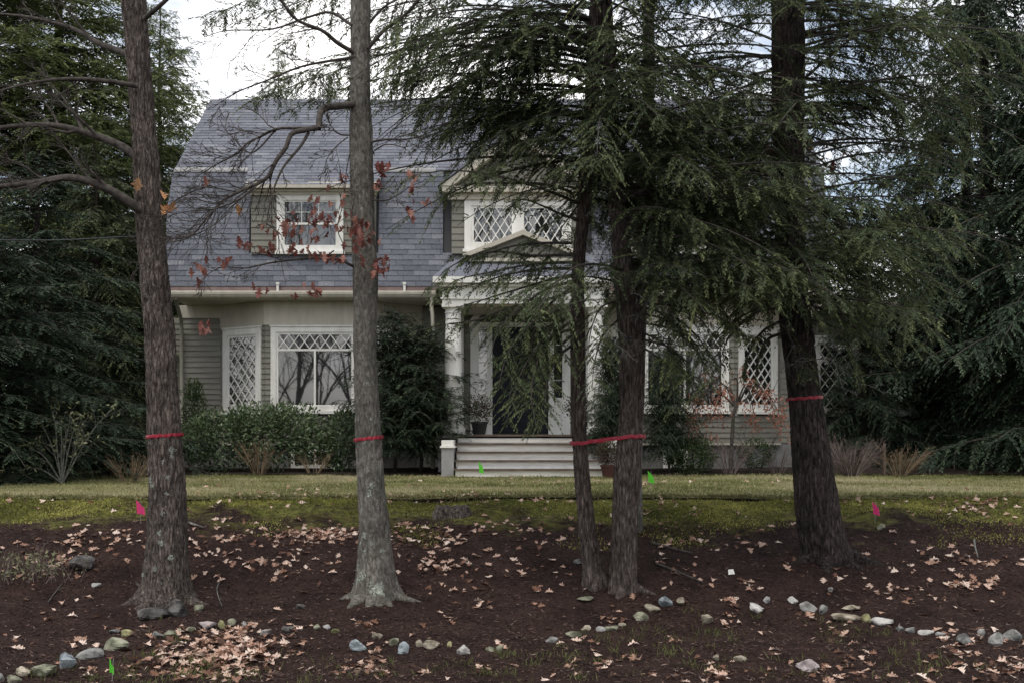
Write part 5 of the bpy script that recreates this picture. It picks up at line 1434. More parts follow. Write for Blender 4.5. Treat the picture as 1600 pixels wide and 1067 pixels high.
shrub('evergreen_shrub', 'broad glossy evergreen shrub under the left lattice bay window', gx(395, 23.3),
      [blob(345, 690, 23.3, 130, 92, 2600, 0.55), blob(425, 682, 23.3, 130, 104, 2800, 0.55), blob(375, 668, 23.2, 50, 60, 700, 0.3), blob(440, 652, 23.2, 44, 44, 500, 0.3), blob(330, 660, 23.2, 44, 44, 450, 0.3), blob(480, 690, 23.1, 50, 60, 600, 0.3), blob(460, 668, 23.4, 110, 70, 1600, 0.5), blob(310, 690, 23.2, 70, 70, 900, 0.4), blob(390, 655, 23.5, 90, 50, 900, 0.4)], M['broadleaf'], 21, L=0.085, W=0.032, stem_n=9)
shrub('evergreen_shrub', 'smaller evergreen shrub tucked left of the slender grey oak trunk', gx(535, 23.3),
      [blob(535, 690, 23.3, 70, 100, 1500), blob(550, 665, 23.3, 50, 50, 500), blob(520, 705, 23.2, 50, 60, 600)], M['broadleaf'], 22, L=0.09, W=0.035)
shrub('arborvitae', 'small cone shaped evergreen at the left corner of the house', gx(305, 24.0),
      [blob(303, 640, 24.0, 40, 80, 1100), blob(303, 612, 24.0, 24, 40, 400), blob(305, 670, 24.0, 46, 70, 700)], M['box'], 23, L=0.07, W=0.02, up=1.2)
# tall yew between bay and porch
def yew(label, px, d, H, R, seed):
    return conifer(px, d, H, R, label, seed, M['yew'], 'yew', 'yew_shrub', 'shrub')
yew('tall dark yew between the left bay window and the porch column', 660, 23.3, 2.7, 0.95, 24)
yew('broad dark yew just right of the slender grey oak trunk', 618, 23.2, 2.95, 0.95, 29)
yew('dark yew right of the porch steps in front of the right bay', 1045, 22.9, 2.3, 0.58, 25)
yew('slim dark evergreen beside the right porch column behind the twin hemlock', 955, 22.5, 2.4, 0.5, 26)
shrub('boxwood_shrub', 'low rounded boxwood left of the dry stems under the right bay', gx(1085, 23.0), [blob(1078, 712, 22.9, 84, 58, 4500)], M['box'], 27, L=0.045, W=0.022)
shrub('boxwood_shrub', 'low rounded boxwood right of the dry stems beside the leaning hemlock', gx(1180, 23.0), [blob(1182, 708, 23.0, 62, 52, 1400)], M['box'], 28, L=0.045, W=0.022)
def dry_shrub(label, px, d, h, spread, seed, matl, n=26, cat='shrub', nch=(5, 4)):
    rng = np.random.default_rng(seed); b = gx(px, d) if d > 22.5 else ((px-800)*d/FPX, d, 0.0)
    t = empty('dry_shrub', b, label, cat)
    mb = MB(); stems(mb, b, n, h, spread, rng, r=0.007, nch=nch, sides=(4, 3, 3)); mb.build('stems', matl, t)
    return t
dry_shrub('dry tan shrub in front of the broad evergreen below the bay', 405, 22.7, 0.62, 0.45, 31, M['dry'])
dry_shrub('dry tan shrub left of the furrowed oak trunk by the lawn', 205, 19.6, 0.45, 0.42, 32, M['dry'])
dry_shrub('thin dry stems in front of the left basement window', 490, 22.8, 0.45, 0.4, 33, M['dry'], n=14)
dry_shrub('dry grey brown shrub between the two low boxwoods', 1140, 22.8, 0.65, 0.4, 34, M['dry_grey'])
dry_shrub('wide dry grey shrub right of the leaning hemlock trunk', 1330, 22.0, 0.66, 0.75, 35, M['dry_grey'], n=70)
dry_shrub('dry golden brown shrub near the wooden stake at right', 1405, 22.0, 0.55, 0.5, 36, M['dry'], n=34)
dry_shrub('small dry shrub at the foot of the left boxwood stems by the tree', 1215, 22.9, 0.5, 0.3, 37, M['dry_grey'], n=14)
# bare shrub with a few pale leaves at left
rng = np.random.default_rng(41)
bpos = (( 97-800)*19.2/FPX, 19.2, 0.0)
t = empty('bare_shrub', bpos, 'bare arching shrub with a few pale leaves at the far left of the lawn', 'shrub')
mb = MB(); ends = []
for (x, y) in ((60, 650), (80, 640), (110, 640), (140, 650), (175, 640), (135, 690), (45, 700), (30, 735), (120, 660), (95, 665)):
    e = P(x, y, 19.2 + rng.uniform(-0.3, 0.3)); s = np.linspace(0, 1, 9)[:, None]
    q = np.array(bpos) + (e - np.array(bpos))*s + np.array([0, 0, 0.12])*np.sin(s*math.pi) + rng.normal(0, 0.02, 3)*np.sin(s*6)
    grow(mb, q, 0.014, 0.004, 0, rng, nchild=(5, 3), lens=(0.35, 0.5), sides=(5, 4, 3), ends=ends, up=0.2)
mb.build('stems', M['branch_dead'], t)
lf = MB()
pp = np.array([e[0] for e in ends]); pp = np.repeat(pp, 3, 0) + rng.normal(0, 0.03, (len(pp)*3, 3))
sel = rng.random(len(pp)) < 0.4; pp = pp[sel]
lf.kites(pp, rng.normal(size=(len(pp), 3)), rng.normal(size=(len(pp), 3)), 0.085, 0.032, rng.random(len(pp))); lf.build('leaves', M['pale_leaf'], t)
# weeping maple with coral leaves
rng = np.random.default_rng(43)
bm = gx(1142, 22.9)
t = empty('weeping_maple', bm, 'small weeping maple with coral dry leaves before the right bay', 'tree')
mb = MB(); mb.tube(smooth_path([bm, P(1143, 700, 22.9), P(1145, 665, 22.9), P(1148, 640, 22.9), P(1155, 628, 22.9)], 16), np.linspace(0.04, 0.026, 16), 8)
ends = []
for (a, b_, c_) in (((1150, 635), (1130, 600), (1085, 640)), ((1152, 632), (1150, 590), (1120, 620)), ((1154, 630), (1175, 595), (1210, 640)), ((1155, 630), (1190, 610), (1225, 660)), ((1150, 636), (1115, 608), (1075, 655)), ((1150, 634), (1165, 600), (1180, 655)), ((1150, 634), (1140, 605), (1105, 665))):
    dd = 22.9 + rng.uniform(-0.5, 0.3)
    grow(mb, smooth_path([P(*a, 22.9), P(*b_, (22.9+dd)/2), P(*c_, dd)], 12), 0.022, 0.004, 0, rng, nchild=(7, 4), lens=(0.4, 0.45), sides=(5, 4, 3), up=-0.35, ends=ends, droop=0.2)
mb.build('trunk', M['branch'], t, smooth=True)
pp = np.array([e[0] for e in ends]); pp = np.repeat(pp, 5, 0) + rng.normal(0, 0.05, (len(pp)*5, 3))
lf = MB(); dd = rng.normal(size=(len(pp), 3)); dd[:, 2] -= 1.0
lf.kites(pp, dd, rng.normal(size=(len(pp), 3)), 0.075, 0.026, rng.random(len(pp))); lf.build('leaves', M['maple'], t)
# wooden stake at right
mb = MB(); X = (1382-800)*22.4/FPX
mb.prism([(X-0.018, 0.0), (X+0.018, 0.0), (X+0.018, 0.55), (X, 0.59), (X-0.018, 0.55)], 'y', 22.38, 22.44)
mb.build('wooden_stake', M['tread'], label='short wooden stake standing by dry shrubs at right', cat='stake')

# potted plants on the porch
def planter(px, d, z, label, seed, potm, s=1.0):
    X = (px-800)*d/FPX; rng = np.random.default_rng(seed)
    t = empty('potted_plant', (X, d, z), label, 'potted plant')
    mb = MB(); mb.lathe((X, d, z), [(0.0, 0.0), (0.105*s, 0.0), (0.15*s, 0.20*s), (0.165*s, 0.20*s), (0.168*s, 0.235*s), (0.15*s, 0.235*s), (0.145*s, 0.20*s), (0.0, 0.20*s)], 24); mb.build('pot', potm, t)
    f = MB(); leaf_cloud(f, (X, d, z+0.46*s), (0.27*s, 0.25*s, 0.27*s), 900, rng, L=0.06, W=0.022, up=0.5, shell=0.2); f.build('foliage', M['purple'], t)
planter(749, 23.35, 0.726, 'dark pot with a leafy plant on the porch left of the door', 51, M['pot'])
planter(905, 23.35, 0.726, 'potted plant on the porch right of the door behind the hemlock stem', 52, M['pot'])
planter(951, 21.8, 0.0, 'reddish clay pot with a plant at the right foot of the porch steps', 53, M['clay'], 0.9)

# ------------------------------------------------------------------ ground cover
rng = np.random.default_rng(71)
M['grass'] = ramp_mat('grass_blades', [(0.0, (0.095, 0.112, 0.034)), (0.4, (0.20, 0.205, 0.085)), (0.75, (0.30, 0.28, 0.15)), (1.0, (0.40, 0.355, 0.23))], rough=0.7, trans=0.2, noise=0.3, nscale=1.3)
M['moss'] = ramp_mat('moss_and_low_turf', [(0.0, (0.045, 0.052, 0.013)), (0.5, (0.185, 0.195, 0.046)), (1.0, (0.37, 0.35, 0.10))], rough=0.8, trans=0.15, noise=0.3, nscale=1.5)
M['chips'] = ramp_mat('mulch_chips', [(0.0, (0.012, 0.007, 0.006)), (0.6, (0.044, 0.026, 0.022)), (0.92, (0.10, 0.064, 0.052)), (1.0, (0.24, 0.17, 0.14))], rough=0.9, noise=0.2)
def scatter_xy(n, y0, y1, wide=0.44):
    y = np.sqrt(rng.uniform(y0**2, y1**2, n)); x = rng.uniform(-wide, wide, n)*y
    return x, y
def blades(mb, x, y, L, W, lean=0.5, tint=None):
    n = len(x); z = ground_z(x, y) - 0.004
    p = np.stack([x, y, z], -1); d = rng.normal(0, lean, (n, 3)); d[:, 2] = 1.0
    az = rng.uniform(0, 6.283, n); nr = np.stack([np.cos(az), np.sin(az), np.zeros(n)], -1)
    mb.kites(p, d, nr, L, W, tint if tint is not None else np.clip(rng.normal(0.45, 0.25, n), 0, 1))
x, y = scatter_xy(90000, 15.45, 23.2)
ok = y > edge_y(x) - 0.02; x, y = x[ok], y[ok]
mb = MB(); pn = np.clip(0.5 + 1.6*fbm(x, y, 81, 3, 0.7), 0, 1)
blades(mb, x, y, rng.uniform(0.02, 0.05, len(x))*(0.6 + 1.1*np.clip(0.5 + 2.0*fbm(x, y, 83, 3, 2.2), 0, 1)), rng.uniform(0.005, 0.011, len(x)), tint=np.clip(0.5 + 1.5*(pn - 0.5) + 0.9*fbm(x, y, 85, 2, 3.0) + rng.normal(0, 0.2, len(x)), 0, 1))
# shaggy overhang along the cut edge
xe = rng.uniform(-7.5, 7.5, 17000); ye = edge_y(xe) + rng.uniform(-0.03, 0.05, 17000)
n = len(xe); p = np.stack([xe, ye, np.full(n, 0.0)], -1); d = np.stack([rng.normal(0, 0.4, n), -rng.uniform(0.2, 1.0, n), rng.uniform(-0.5, 0.8, n)], -1)
mb.kites(p, d, rng.normal(size=(n, 3)), rng.uniform(0.025, 0.095, n), 0.008, np.clip(rng.normal(0.5, 0.25, n), 0, 1))
mb.build('lawn_grass', M['grass'], kind='stuff', label='short olive and straw coloured lawn grass before the house', cat='grass')
# moss and turf tufts on the top of the bank
x, y = scatter_xy(150000, 13.3, 15.5)
mk = y + 4.0*(0.5 + 0.9*fbm(x, y, 91, 4, 1.1)); ok = (rng.random(len(x)) < np.clip((mk - 15.8)/1.1, 0, 1)**1.5) & (y < edge_y(x) - 0.05); x, y = x[ok], y[ok]
mb = MB(); blades(mb, x, y, rng.uniform(0.012, 0.042, len(x)), rng.uniform(0.006, 0.013, len(x)), lean=0.8, tint=np.clip(0.5 + 1.8*fbm(x, y, 95, 3, 1.2) + rng.normal(0, 0.2, len(x)), 0, 1))
mb.build('moss_turf', M['moss'], kind='stuff', label='yellow green mossy turf along the top of the bank', cat='moss')
# mulch chips, needles and twigs
x, y = scatter_xy(60000, 8.6, 15.4)
n = len(x); p = np.stack([x, y, ground_z(x, y) + rng.uniform(0.0, 0.012, n)], -1)
az = rng.uniform(0, 6.283, n); d = np.stack([np.cos(az), np.sin(az), rng.normal(0, 0.25, n)], -1)
mb = MB(); L = rng.uniform(0.02, 0.07, n); mb.kites(p, d, np.stack([rng.normal(0, 0.3, n), rng.normal(0, 0.3, n), np.ones(n)], -1), L, rng.uniform(0.004, 0.014, n), rng.random(n)**0.85)
mb.build('mulch_chips', M['chips'], kind='stuff', label='dark wood mulch and needles covering the bank', cat='mulch')
# sparse grass tufts near the road side
mb = MB()
for (px, py, sx, sy, k) in ((230, 1040, 60, 22, 24), (420, 1050, 60, 18, 16), (310, 1055, 50, 12, 14), (80, 1060, 60, 10, 10), (600, 1055, 80, 12, 10), (860, 1030, 60, 20, 16), (1010, 1010, 80, 25, 26), (1180, 1040, 70, 18, 14), (1360, 1040, 80, 22, 18), (760, 1050, 60, 14, 10), (1270, 985, 60, 15, 8), (1120, 1000, 20, 8, 6)):
    for _ in range(k):
        g0 = ground_hit(px + rng.normal(0, sx), min(py + rng.normal(0, sy), 1090)); m_ = rng.integers(6, 18)
        xx = g0[0] + rng.normal(0, 0.05, m_); yy = g0[1] + rng.normal(0, 0.05, m_)
        blades(mb, xx, yy, rng.uniform(0.03, 0.10, m_), 0.005, lean=0.5, tint=np.clip(rng.normal(0.0, 0.15, m_), 0, 1))
mb.build('grass_tufts', M['grass'], kind='stuff', label='thin grass tufts growing through the mulch near the road', cat='grass')

# ------------------------------------------------------------------ fallen oak leaves
LEAF = ramp_mat('fallen_oak_leaf', [(0.0, (0.06, 0.033, 0.024)), (0.22, (0.17, 0.085, 0.055)), (0.45, (0.36, 0.22, 0.16)), (0.8, (0.54, 0.385, 0.31)), (1.0, (0.68, 0.55, 0.47))], src='obj', rough=0.75, trans=0.1, noise=0.18, nscale=20)
LEAFT = ramp_mat('fallen_oak_leaf_far', [(0.0, (0.06, 0.033, 0.024)), (0.22, (0.17, 0.085, 0.055)), (0.45, (0.36, 0.22, 0.16)), (0.8, (0.54, 0.385, 0.31)), (1.0, (0.68, 0.55, 0.47))], src='tint', rough=0.75, trans=0.1, noise=0.18, nscale=20)
FALL = [oak_leaf_mesh('fallen_oak_leaf', 80+k, LEAF, L=0.13, curl=1.0) for k in range(7)]
FV = []
for me in FALL:
    v = np.zeros(len(me.vertices)*3, np.float32); me.vertices.foreach_get('co', v)
    FV.append((v.reshape(-1, 3).astype(float), np.array([p_.vertices[:] for p_ in me.polygons])))
rng = np.random.default_rng(91)
pts_ = []
def leaves(px, py, sx, sy, n):
    for _ in range(n):
        x, y = px + rng.normal(0, sx), py + rng.normal(0, sy)
        if rng.random() < 0.85 and 745 < y < 1085 and -40 < x < 1640: pts_.append((x, y))
for a in ((345, 1005, 42, 13, 190), (360, 1030, 40, 13, 170), (300, 1045, 55, 14, 90), (390, 985, 25, 10, 26), (250, 1010, 30, 14, 30), (240, 1035, 30, 12, 20), (345, 1058, 40, 8, 30),
          (505, 834, 34, 5, 150), (475, 840, 34, 6, 70), (540, 828, 14, 6, 20), (435, 872, 18, 12, 22), (515, 880, 10, 8, 8), (455, 890, 20, 10, 12), (125, 832, 12, 6, 14), (112, 850, 12, 6, 12), (190, 845, 30, 8, 22), (215, 838, 14, 6, 16),
          (100, 875, 14, 5, 14), (65, 880, 20, 8, 10), (310, 852, 10, 8, 10), (335, 860, 10, 8, 8), (368, 840, 14, 5, 14), (350, 815, 24, 4, 18), (630, 824, 22, 6, 30), (620, 845, 14, 6, 16), (680, 838, 26, 8, 36), (685, 860, 12, 6, 10), (670, 885, 14, 6, 24), (705, 885, 30, 6, 22), (770, 823, 18, 5, 20), (725, 835, 20, 6, 8),
          (475, 772, 60, 4, 50), (620, 778, 60, 5, 40), (700, 776, 60, 5, 50), (840, 780, 70, 5, 60), (1040, 785, 40, 6, 40), (1010, 800, 40, 10, 16), (1330, 783, 40, 4, 36), (1520, 795, 40, 10, 80), (1560, 780, 40, 5, 30), (430, 790, 60, 6, 10), (30, 782, 30, 4, 12), (350, 775, 40, 3, 10),
          (800, 752, 120, 6, 80), (1000, 757, 250, 9, 90), (1300, 752, 120, 8, 40), (500, 760, 200, 8, 40), (860, 820, 40, 12, 26), (1060, 830, 60, 20, 24), (1160, 850, 40, 14, 16), (1060, 870, 40, 20, 14), (820, 860, 30, 30, 16), (1230, 880, 20, 6, 10), (1320, 900, 30, 12, 16), (1410, 870, 50, 16, 18),
          (1500, 880, 40, 5, 26), (1520, 913, 22, 4, 46), (1590, 875, 20, 10, 10), (1470, 870, 14, 6, 10), (1390, 925, 14, 5, 10), (1480, 935, 40, 10, 14), (1490, 1010, 30, 22, 60), (1570, 1050, 30, 12, 60), (1580, 1020, 25, 12, 34), (1260, 960, 8, 8, 8), (1310, 995, 12, 12, 10), (1330, 1035, 24, 18, 36), (1300, 1058, 40, 8, 24), (1210, 1010, 10, 6, 6),
          (700, 970, 12, 6, 12), (585, 1025, 8, 14, 14), (560, 1045, 30, 10, 26), (595, 1050, 12, 6, 10), (455, 1015, 14, 14, 16), (465, 975, 10, 8, 6), (470, 1000, 16, 6, 8), (565, 975, 14, 5, 7), (520, 1052, 8, 8, 6), (645, 1055, 40, 8, 12), (750, 1050, 14, 6, 6), (885, 1015, 6, 6, 4), (950, 1035, 20, 8, 16), (920, 1003, 10, 5, 4), (955, 965, 10, 6, 8), (1055, 1000, 8, 4, 4),
          (1120, 1052, 24, 10, 34), (1145, 970, 14, 8, 10), (1140, 940, 12, 10, 10), (1175, 915, 10, 6, 8), (855, 920, 10, 4, 5), (830, 890, 10, 4, 5), (980, 1060, 50, 8, 12), (850, 1055, 40, 8, 10), (750, 940, 12, 6, 8), (735, 920, 20, 8, 8), (1075, 905, 40, 20, 12), (140, 1000, 12, 4, 5), (25, 995, 12, 5, 6), (120, 1005, 10, 3, 8), (60, 970, 40, 10, 5), (170, 1040, 20, 8, 5)):
    leaves(*a)
for _ in range(240):
    pts_.append((rng.uniform(0, 1600), rng.uniform(815, 1066)))
for _ in range(170):
    pts_.append((rng.normal(450, 330) % 1600, rng.uniform(818, 905)))
for _ in range(70):
    pts_.append((rng.uniform(0, 1600), rng.uniform(765, 815)))
items = []
for (x, y), g in zip(pts_, ground_hits([p[0] for p in pts_], [p[1] for p in pts_])):
    items.append((g[1] if y < 1062 else 99, g, x, y))
items.sort(key=lambda i: i[0])
restm = MB(); k = 0
LZ = [(-99, 195, 'fallen tan oak leaf left of the leaf pile at the bottom left', 'fallen leaves at the bottom left corner'), (195, 435, 'fallen oak leaf in the thick leaf pile before the furrowed oak', 'leaves of the pile'),
      (435, 780, 'fallen oak leaf below the stones in front of the slender grey oak', 'fallen leaves before the grey oak'), (780, 1080, 'fallen oak leaf near the bottom in front of the twin hemlock', 'fallen leaves before the twin hemlock'),
      (1080, 1430, 'fallen oak leaf near the bottom in front of the leaning hemlock', 'fallen leaves before the leaning hemlock'), (1430, 1999, 'fallen oak leaf in the bottom right corner', 'fallen leaves at the bottom right corner')]
for (dd, g, x, y) in items:
    q = int(rng.integers(len(FALL))); s = rng.uniform(0.36, 0.92)
    lift = -0.004 + abs(rng.normal(0, 0.012)) + (0.02*rng.random() if (200 < x < 430 and y > 975) else 0)
    R3 = Matrix.Rotation(rng.uniform(0, 6.283), 3, 'Z') @ Matrix.Rotation(rng.normal(0, 0.28), 3, 'X') @ Matrix.Rotation(rng.normal(0, 0.28), 3, 'Y')
    sl = Matrix.Rotation(math.atan2(float(ground_z(g[0], g[1]+0.1) - ground_z(g[0], g[1]-0.1)), 0.2), 3, 'X')
    R3 = sl @ R3
    if k < 300 and dd < 90:
        o = bpy.data.objects.new('fallen_leaf', FALL[q])
        o.matrix_world = Matrix.LocRotScale(Vector((g[0], g[1], g[2]+lift)), R3.to_quaternion(), Vector((s, s, s)))
        COL.objects.link(o); 
        zone = next(z for z in LZ if z[0] <= x < z[1])
        tag(o, zone[2], 'leaf', zone[3])
        k += 1
    else:
        v, f = FV[q]
        restm.add(v*s @ np.array(R3).T + np.array([g[0], g[1], g[2]+lift]), f, rng.random())
restm.build('fallen_leaves', LEAFT, kind='stuff', smooth=True, label='tan fallen oak leaves strewn over bank, moss and lawn', cat='leaves')

# ------------------------------------------------------------------ stones
SC = {'grey': ((0.16, 0.165, 0.16), (0.30, 0.30, 0.29)), 'olive grey': ((0.15, 0.155, 0.11), (0.28, 0.28, 0.21)), 'bluish grey': ((0.15, 0.18, 0.20), (0.31, 0.35, 0.37)), 'buff': ((0.23, 0.20, 0.15), (0.38, 0.34, 0.27)), 'pale grey': ((0.29, 0.28, 0.27), (0.45, 0.44, 0.42)), 'yellow green': ((0.20, 0.20, 0.10), (0.33, 0.31, 0.17)), 'pinkish grey': ((0.27, 0.23, 0.23), (0.42, 0.37, 0.37)), 'dark grey': ((0.055, 0.052, 0.05), (0.13, 0.125, 0.12))}
SM = {k_: mat('stone_' + k_.replace(' ', '_'), tuple(0.55*q_ for q_ in a), b, scale=11, rough=0.95, bump=0.9, bscale=30, spec=0.1, rand=0.18, contrast=(0.38, 0.6)) for k_, (a, b) in SC.items()}
def stone_mesh(c, rx, ry, rz, seed, yaw):
    r = np.random.default_rng(seed); nu, nv = 18, 11
    th = np.linspace(0, 2*math.pi, nu, endpoint=False); ph = np.linspace(0.02, math.pi-0.02, nv)
    T_, F_ = np.meshgrid(th, ph)
    d = np.stack([np.cos(T_)*np.sin(F_), np.sin(T_)*np.sin(F_), np.cos(F_)], -1)
    rad = np.ones(T_.shape)*1.08
    for _ in range(13):        # flat facets
        nrm = r.normal(size=3); nrm /= np.linalg.norm(nrm); h = r.uniform(0.45, 0.86)
        dt = d @ nrm; rad = np.where(dt > 0.05, np.minimum(rad, h/np.maximum(dt, 0.05)), rad)
    rad += 0.05*(vnoise(T_/(2*math.pi)*6, F_*3+5, 6, seed)-0.5)
    v = d*rad[..., None]*np.array([rx, ry, rz])
    cs, sn = math.cos(yaw), math.sin(yaw)
    v = np.stack([v[..., 0]*cs - v[..., 1]*sn, v[..., 0]*sn + v[..., 1]*cs, v[..., 2]], -1) + c
    i = np.arange(nv-1)[:, None]; j = np.arange(nu)[None, :]; k2 = (j+1) % nu
    f = np.stack([i*nu+j, (i+1)*nu+j, (i+1)*nu+k2, i*nu+k2], -1).reshape(-1, 4)
    mb = MB(); mb.add(v.reshape(-1, 3), f); return mb
ST = []
def cropst(ox, lst):
    for (cx, cy, w, h, c) in lst: ST.append((ox + cx/3.2625, 740 + cy/3.2625, w/3.2625, h/3.2625, c))
cropst(0, [(8, 1042, 42, 46, 'grey'), (65, 1045, 75, 48, 'olive grey'), (120, 1008, 95, 50, 'buff'), (222, 1000, 130, 66, 'olive grey'), (343, 955, 100, 92, 'bluish grey'), (455, 915, 115, 60, 'grey'), (595, 868, 135, 75, 'olive grey'), (643, 812, 65, 45, 'yellow green'), (590, 800, 60, 25, 'grey'), (800, 820, 60, 40, 'grey'), (866, 818, 62, 35, 'olive grey'), (915, 800, 35, 35, 'buff'), (970, 795, 60, 25, 'olive grey'), (1055, 768, 92, 38, 'pinkish grey'), (1130, 770, 45, 45, 'yellow green'), (1182, 762, 45, 40, 'olive grey'), (1250, 772, 35, 35, 'pale grey')])
cropst(400, [(50, 805, 75, 40, 'pale grey'), (165, 790, 80, 30, 'dark grey'), (310, 780, 50, 30, 'olive grey'), (362, 783, 45, 25, 'grey'), (402, 800, 40, 35, 'yellow green'), (523, 878, 95, 58, 'bluish grey'), (615, 822, 50, 35, 'buff'), (702, 852, 62, 45, 'olive grey'), (750, 890, 75, 65, 'bluish grey'), (832, 866, 42, 38, 'buff'), (895, 872, 78, 48, 'buff'), (988, 872, 24, 30, 'yellow green'), (1058, 900, 75, 45, 'pale grey'), (1190, 893, 65, 35, 'olive grey'), (1242, 890, 42, 45, 'olive grey')])
cropst(800, [(200, 845, 70, 32, 'grey'), (310, 815, 80, 40, 'olive grey'), (380, 785, 62, 38, 'buff'), (450, 788, 50, 34, 'grey'), (512, 785, 75, 38, 'olive grey'), (568, 766, 45, 20, 'buff'), (650, 722, 88, 52, 'olive grey'), (720, 685, 85, 48, 'buff'), (790, 652, 70, 50, 'bluish grey'), (862, 650, 55, 38, 'buff'), (988, 738, 75, 55, 'buff'), (1238, 682, 75, 48, 'pale grey'), (1300, 645, 40, 35, 'grey')])
cropst(1200, [(122, 640, 60, 38, 'pale grey'), (202, 675, 85, 55, 'pale grey'), (285, 692, 40, 48, 'grey'), (425, 685, 105, 28, 'buff'), (390, 725, 135, 45, 'buff'), (498, 738, 62, 40, 'yellow green'), (592, 752, 115, 42, 'pale grey'), (670, 790, 50, 26, 'grey'), (727, 795, 58, 38, 'grey'), (800, 805, 75, 32, 'pale grey'), (880, 815, 50, 22, 'grey'), (990, 840, 95, 65, 'grey'), (1085, 805, 40, 55, 'pale grey'), (1160, 840, 80, 70, 'grey'), (1250, 825, 90, 60, 'grey')])
ORD = 'first second third fourth fifth sixth seventh eighth ninth tenth eleventh twelfth thirteenth fourteenth fifteenth sixteenth seventeenth eighteenth nineteenth twentieth'.split()
TENS = {2: 'twenty', 3: 'thirty', 4: 'forty', 5: 'fifty', 6: 'sixty'}
def ordw(n):
    if n <= 20: return ORD[n-1]
    t_, u_ = divmod(n, 10)
    return {3: 'thirtieth', 4: 'fortieth', 5: 'fiftieth', 6: 'sixtieth'}[t_] if u_ == 0 else TENS[t_] + '-' + ORD[u_-1]
ST.sort(key=lambda s: s[0])
nleft, nright = 0, len(ST)
def put_stone(px, py, w, h, c, seed, name, label, cat, group=None, sink=0.38):
    g = ground_hit(px, py + h*0.35); d = g[1]
    rx, rz = w/2*d/FPX*1.2, h/2*d/FPX*1.3
    mb = stone_mesh(np.array([g[0], d, g[2] + rz*(1-sink*1.4)]), rx, rx*random.uniform(0.65, 0.95), rz, seed, 0.0)
    return mb.build(name, SM[c], None, label=label, cat=cat, group=group)
for i, (px, py, w, h, c) in enumerate(ST):
    if i < len(ST)/2: lab = f'{c} stone in the bed edging row, {ordw(i+1)} stone from its left end'
    else: lab = f'{c} stone in the bed edging row, {ordw(len(ST)-i)} stone from its right end'
    put_stone(px, py, w, h, c, 500+i, 'edging_stone', lab, 'stone', 'stones edging the mulch bed')
for (px, py, w, h, c, lab) in ((236, 958, 46, 22, 'dark grey', 'dark slab of rock leaning left at the foot of the furrowed oak'), (281, 952, 36, 26, 'dark grey', 'dark slab of rock leaning right at the foot of the furrowed oak'), (310, 949, 17, 11, 'olive grey', 'small olive stone right of the slabs at the furrowed oak'), (130, 881, 40, 22, 'dark grey', 'brownish flat rock half buried on the bank at left'), (150, 913, 17, 9, 'grey', 'small flat grey stone below the half buried rock at left'),
                            (470, 947, 20, 9, 'dark grey', 'dark flat stone left of the slender grey oak base'), (913, 934, 24, 7, 'olive grey', 'flat olive stone at the foot of the twin hemlock'), (903, 876, 15, 8, 'grey', 'small grey stone just left of the twin hemlock'), (1157, 1028, 19, 9, 'buff', 'lone buff stone below the row near the bottom'), (1119, 1028, 11, 10, 'buff', 'tiny tan stone beside the lone buff stone'), (1263, 1039, 35, 20, 'pinkish grey', 'large pinkish grey stone alone near the bottom right'), (1376, 823, 14, 12, 'olive grey', 'small mossy stone under the right pink flag'), (1298, 921, 9, 6, 'pale grey', 'pale pebble below the leaning hemlock')):
    put_stone(px, py, w, h, c, int(px), 'garden_rock', lab, 'rock')

# tree stump on the mossy edge
rng = np.random.default_rng(111)
g = ground_hit(705, 806)
mb = MB(); th = np.linspace(0, 2*math.pi, 28, endpoint=False)
prof = [(0.235, -0.06), (0.21, 0.02), (0.185, 0.07), (0.17, 0.105), (0.15, 0.115), (0.02, 0.10)]
V = []
for (r_, z_) in prof:
    for q, a in enumerate(th):
        rr = r_*(1 + 0.16*math.sin(5*a+1) + 0.08*math.sin(11*a)); V.append((g[0] + rr*math.cos(a), g[1] + rr*math.sin(a), g[2] + z_ + 0.012*math.sin(7*a)))
n = 28; i = np.arange(len(prof)-1)[:, None]; j = np.arange(n)[None, :]; k2 = (j+1) % n
mb.add(V, np.stack([i*n+j, i*n+k2, (i+1)*n+k2, (i+1)*n+j], -1).reshape(-1, 4))
mb.build('tree_stump', M['bark_oak'], smooth=True, label='low weathered tree stump in the mossy edge of the bank', cat='stump')

# fallen sticks and surface roots
def stick(pxs, r, label, m='branch', name='fallen_stick', side=2):
    q = []
    for (x, y) in pxs:
        g_ = ground_hit(x, y); q.append((g_[0], g_[1], g_[2] + r*0.9 + 0.004))
    mb = MB(); pa = smooth_path(q, 14); rng_ = np.random.default_rng(int(pxs[0][0]))
    if side: grow(mb, pa, r, r*0.5, 0, rng_, nchild=(side,), lens=(0.3,), sides=(7, 4), up=0.1)
    else: mb.tube(pa, np.linspace(r, r*0.5, 14), 7)
    mb.build(name, M[m], None, smooth=True, label=label, cat='stick')
stick([(213, 914), (232, 930), (247, 942), (260, 953)], 0.016, 'thick broken stick leaning over the slabs at the furrowed oak')
stick([(345, 905), (339, 920), (342, 935), (347, 948)], 0.005, 'thin pale curved twig right of the furrowed oak', 'branch_dead')
stick([(1018, 850), (1040, 856), (1062, 862), (1082, 866)], 0.016, 'dark stick lying right of the twin hemlock, upper of the pair', side=1)
stick([(1025, 882), (1050, 892), (1075, 902), (1098, 912)], 0.014, 'dark stick lying right of the twin hemlock, lower of the pair', side=1)
stick([(1522, 845), (1524, 858), (1528, 872)], 0.012, 'short pale stick upright on the bank at far right', 'branch_dead')
stick([(295, 818), (306, 822), (318, 826)], 0.014, 'short pale stick right of the furrowed oak near the moss', 'branch_dead', side=0)
stick([(75, 943), (88, 925), (98, 912)], 0.010, 'thin stick below the half buried rock at left')
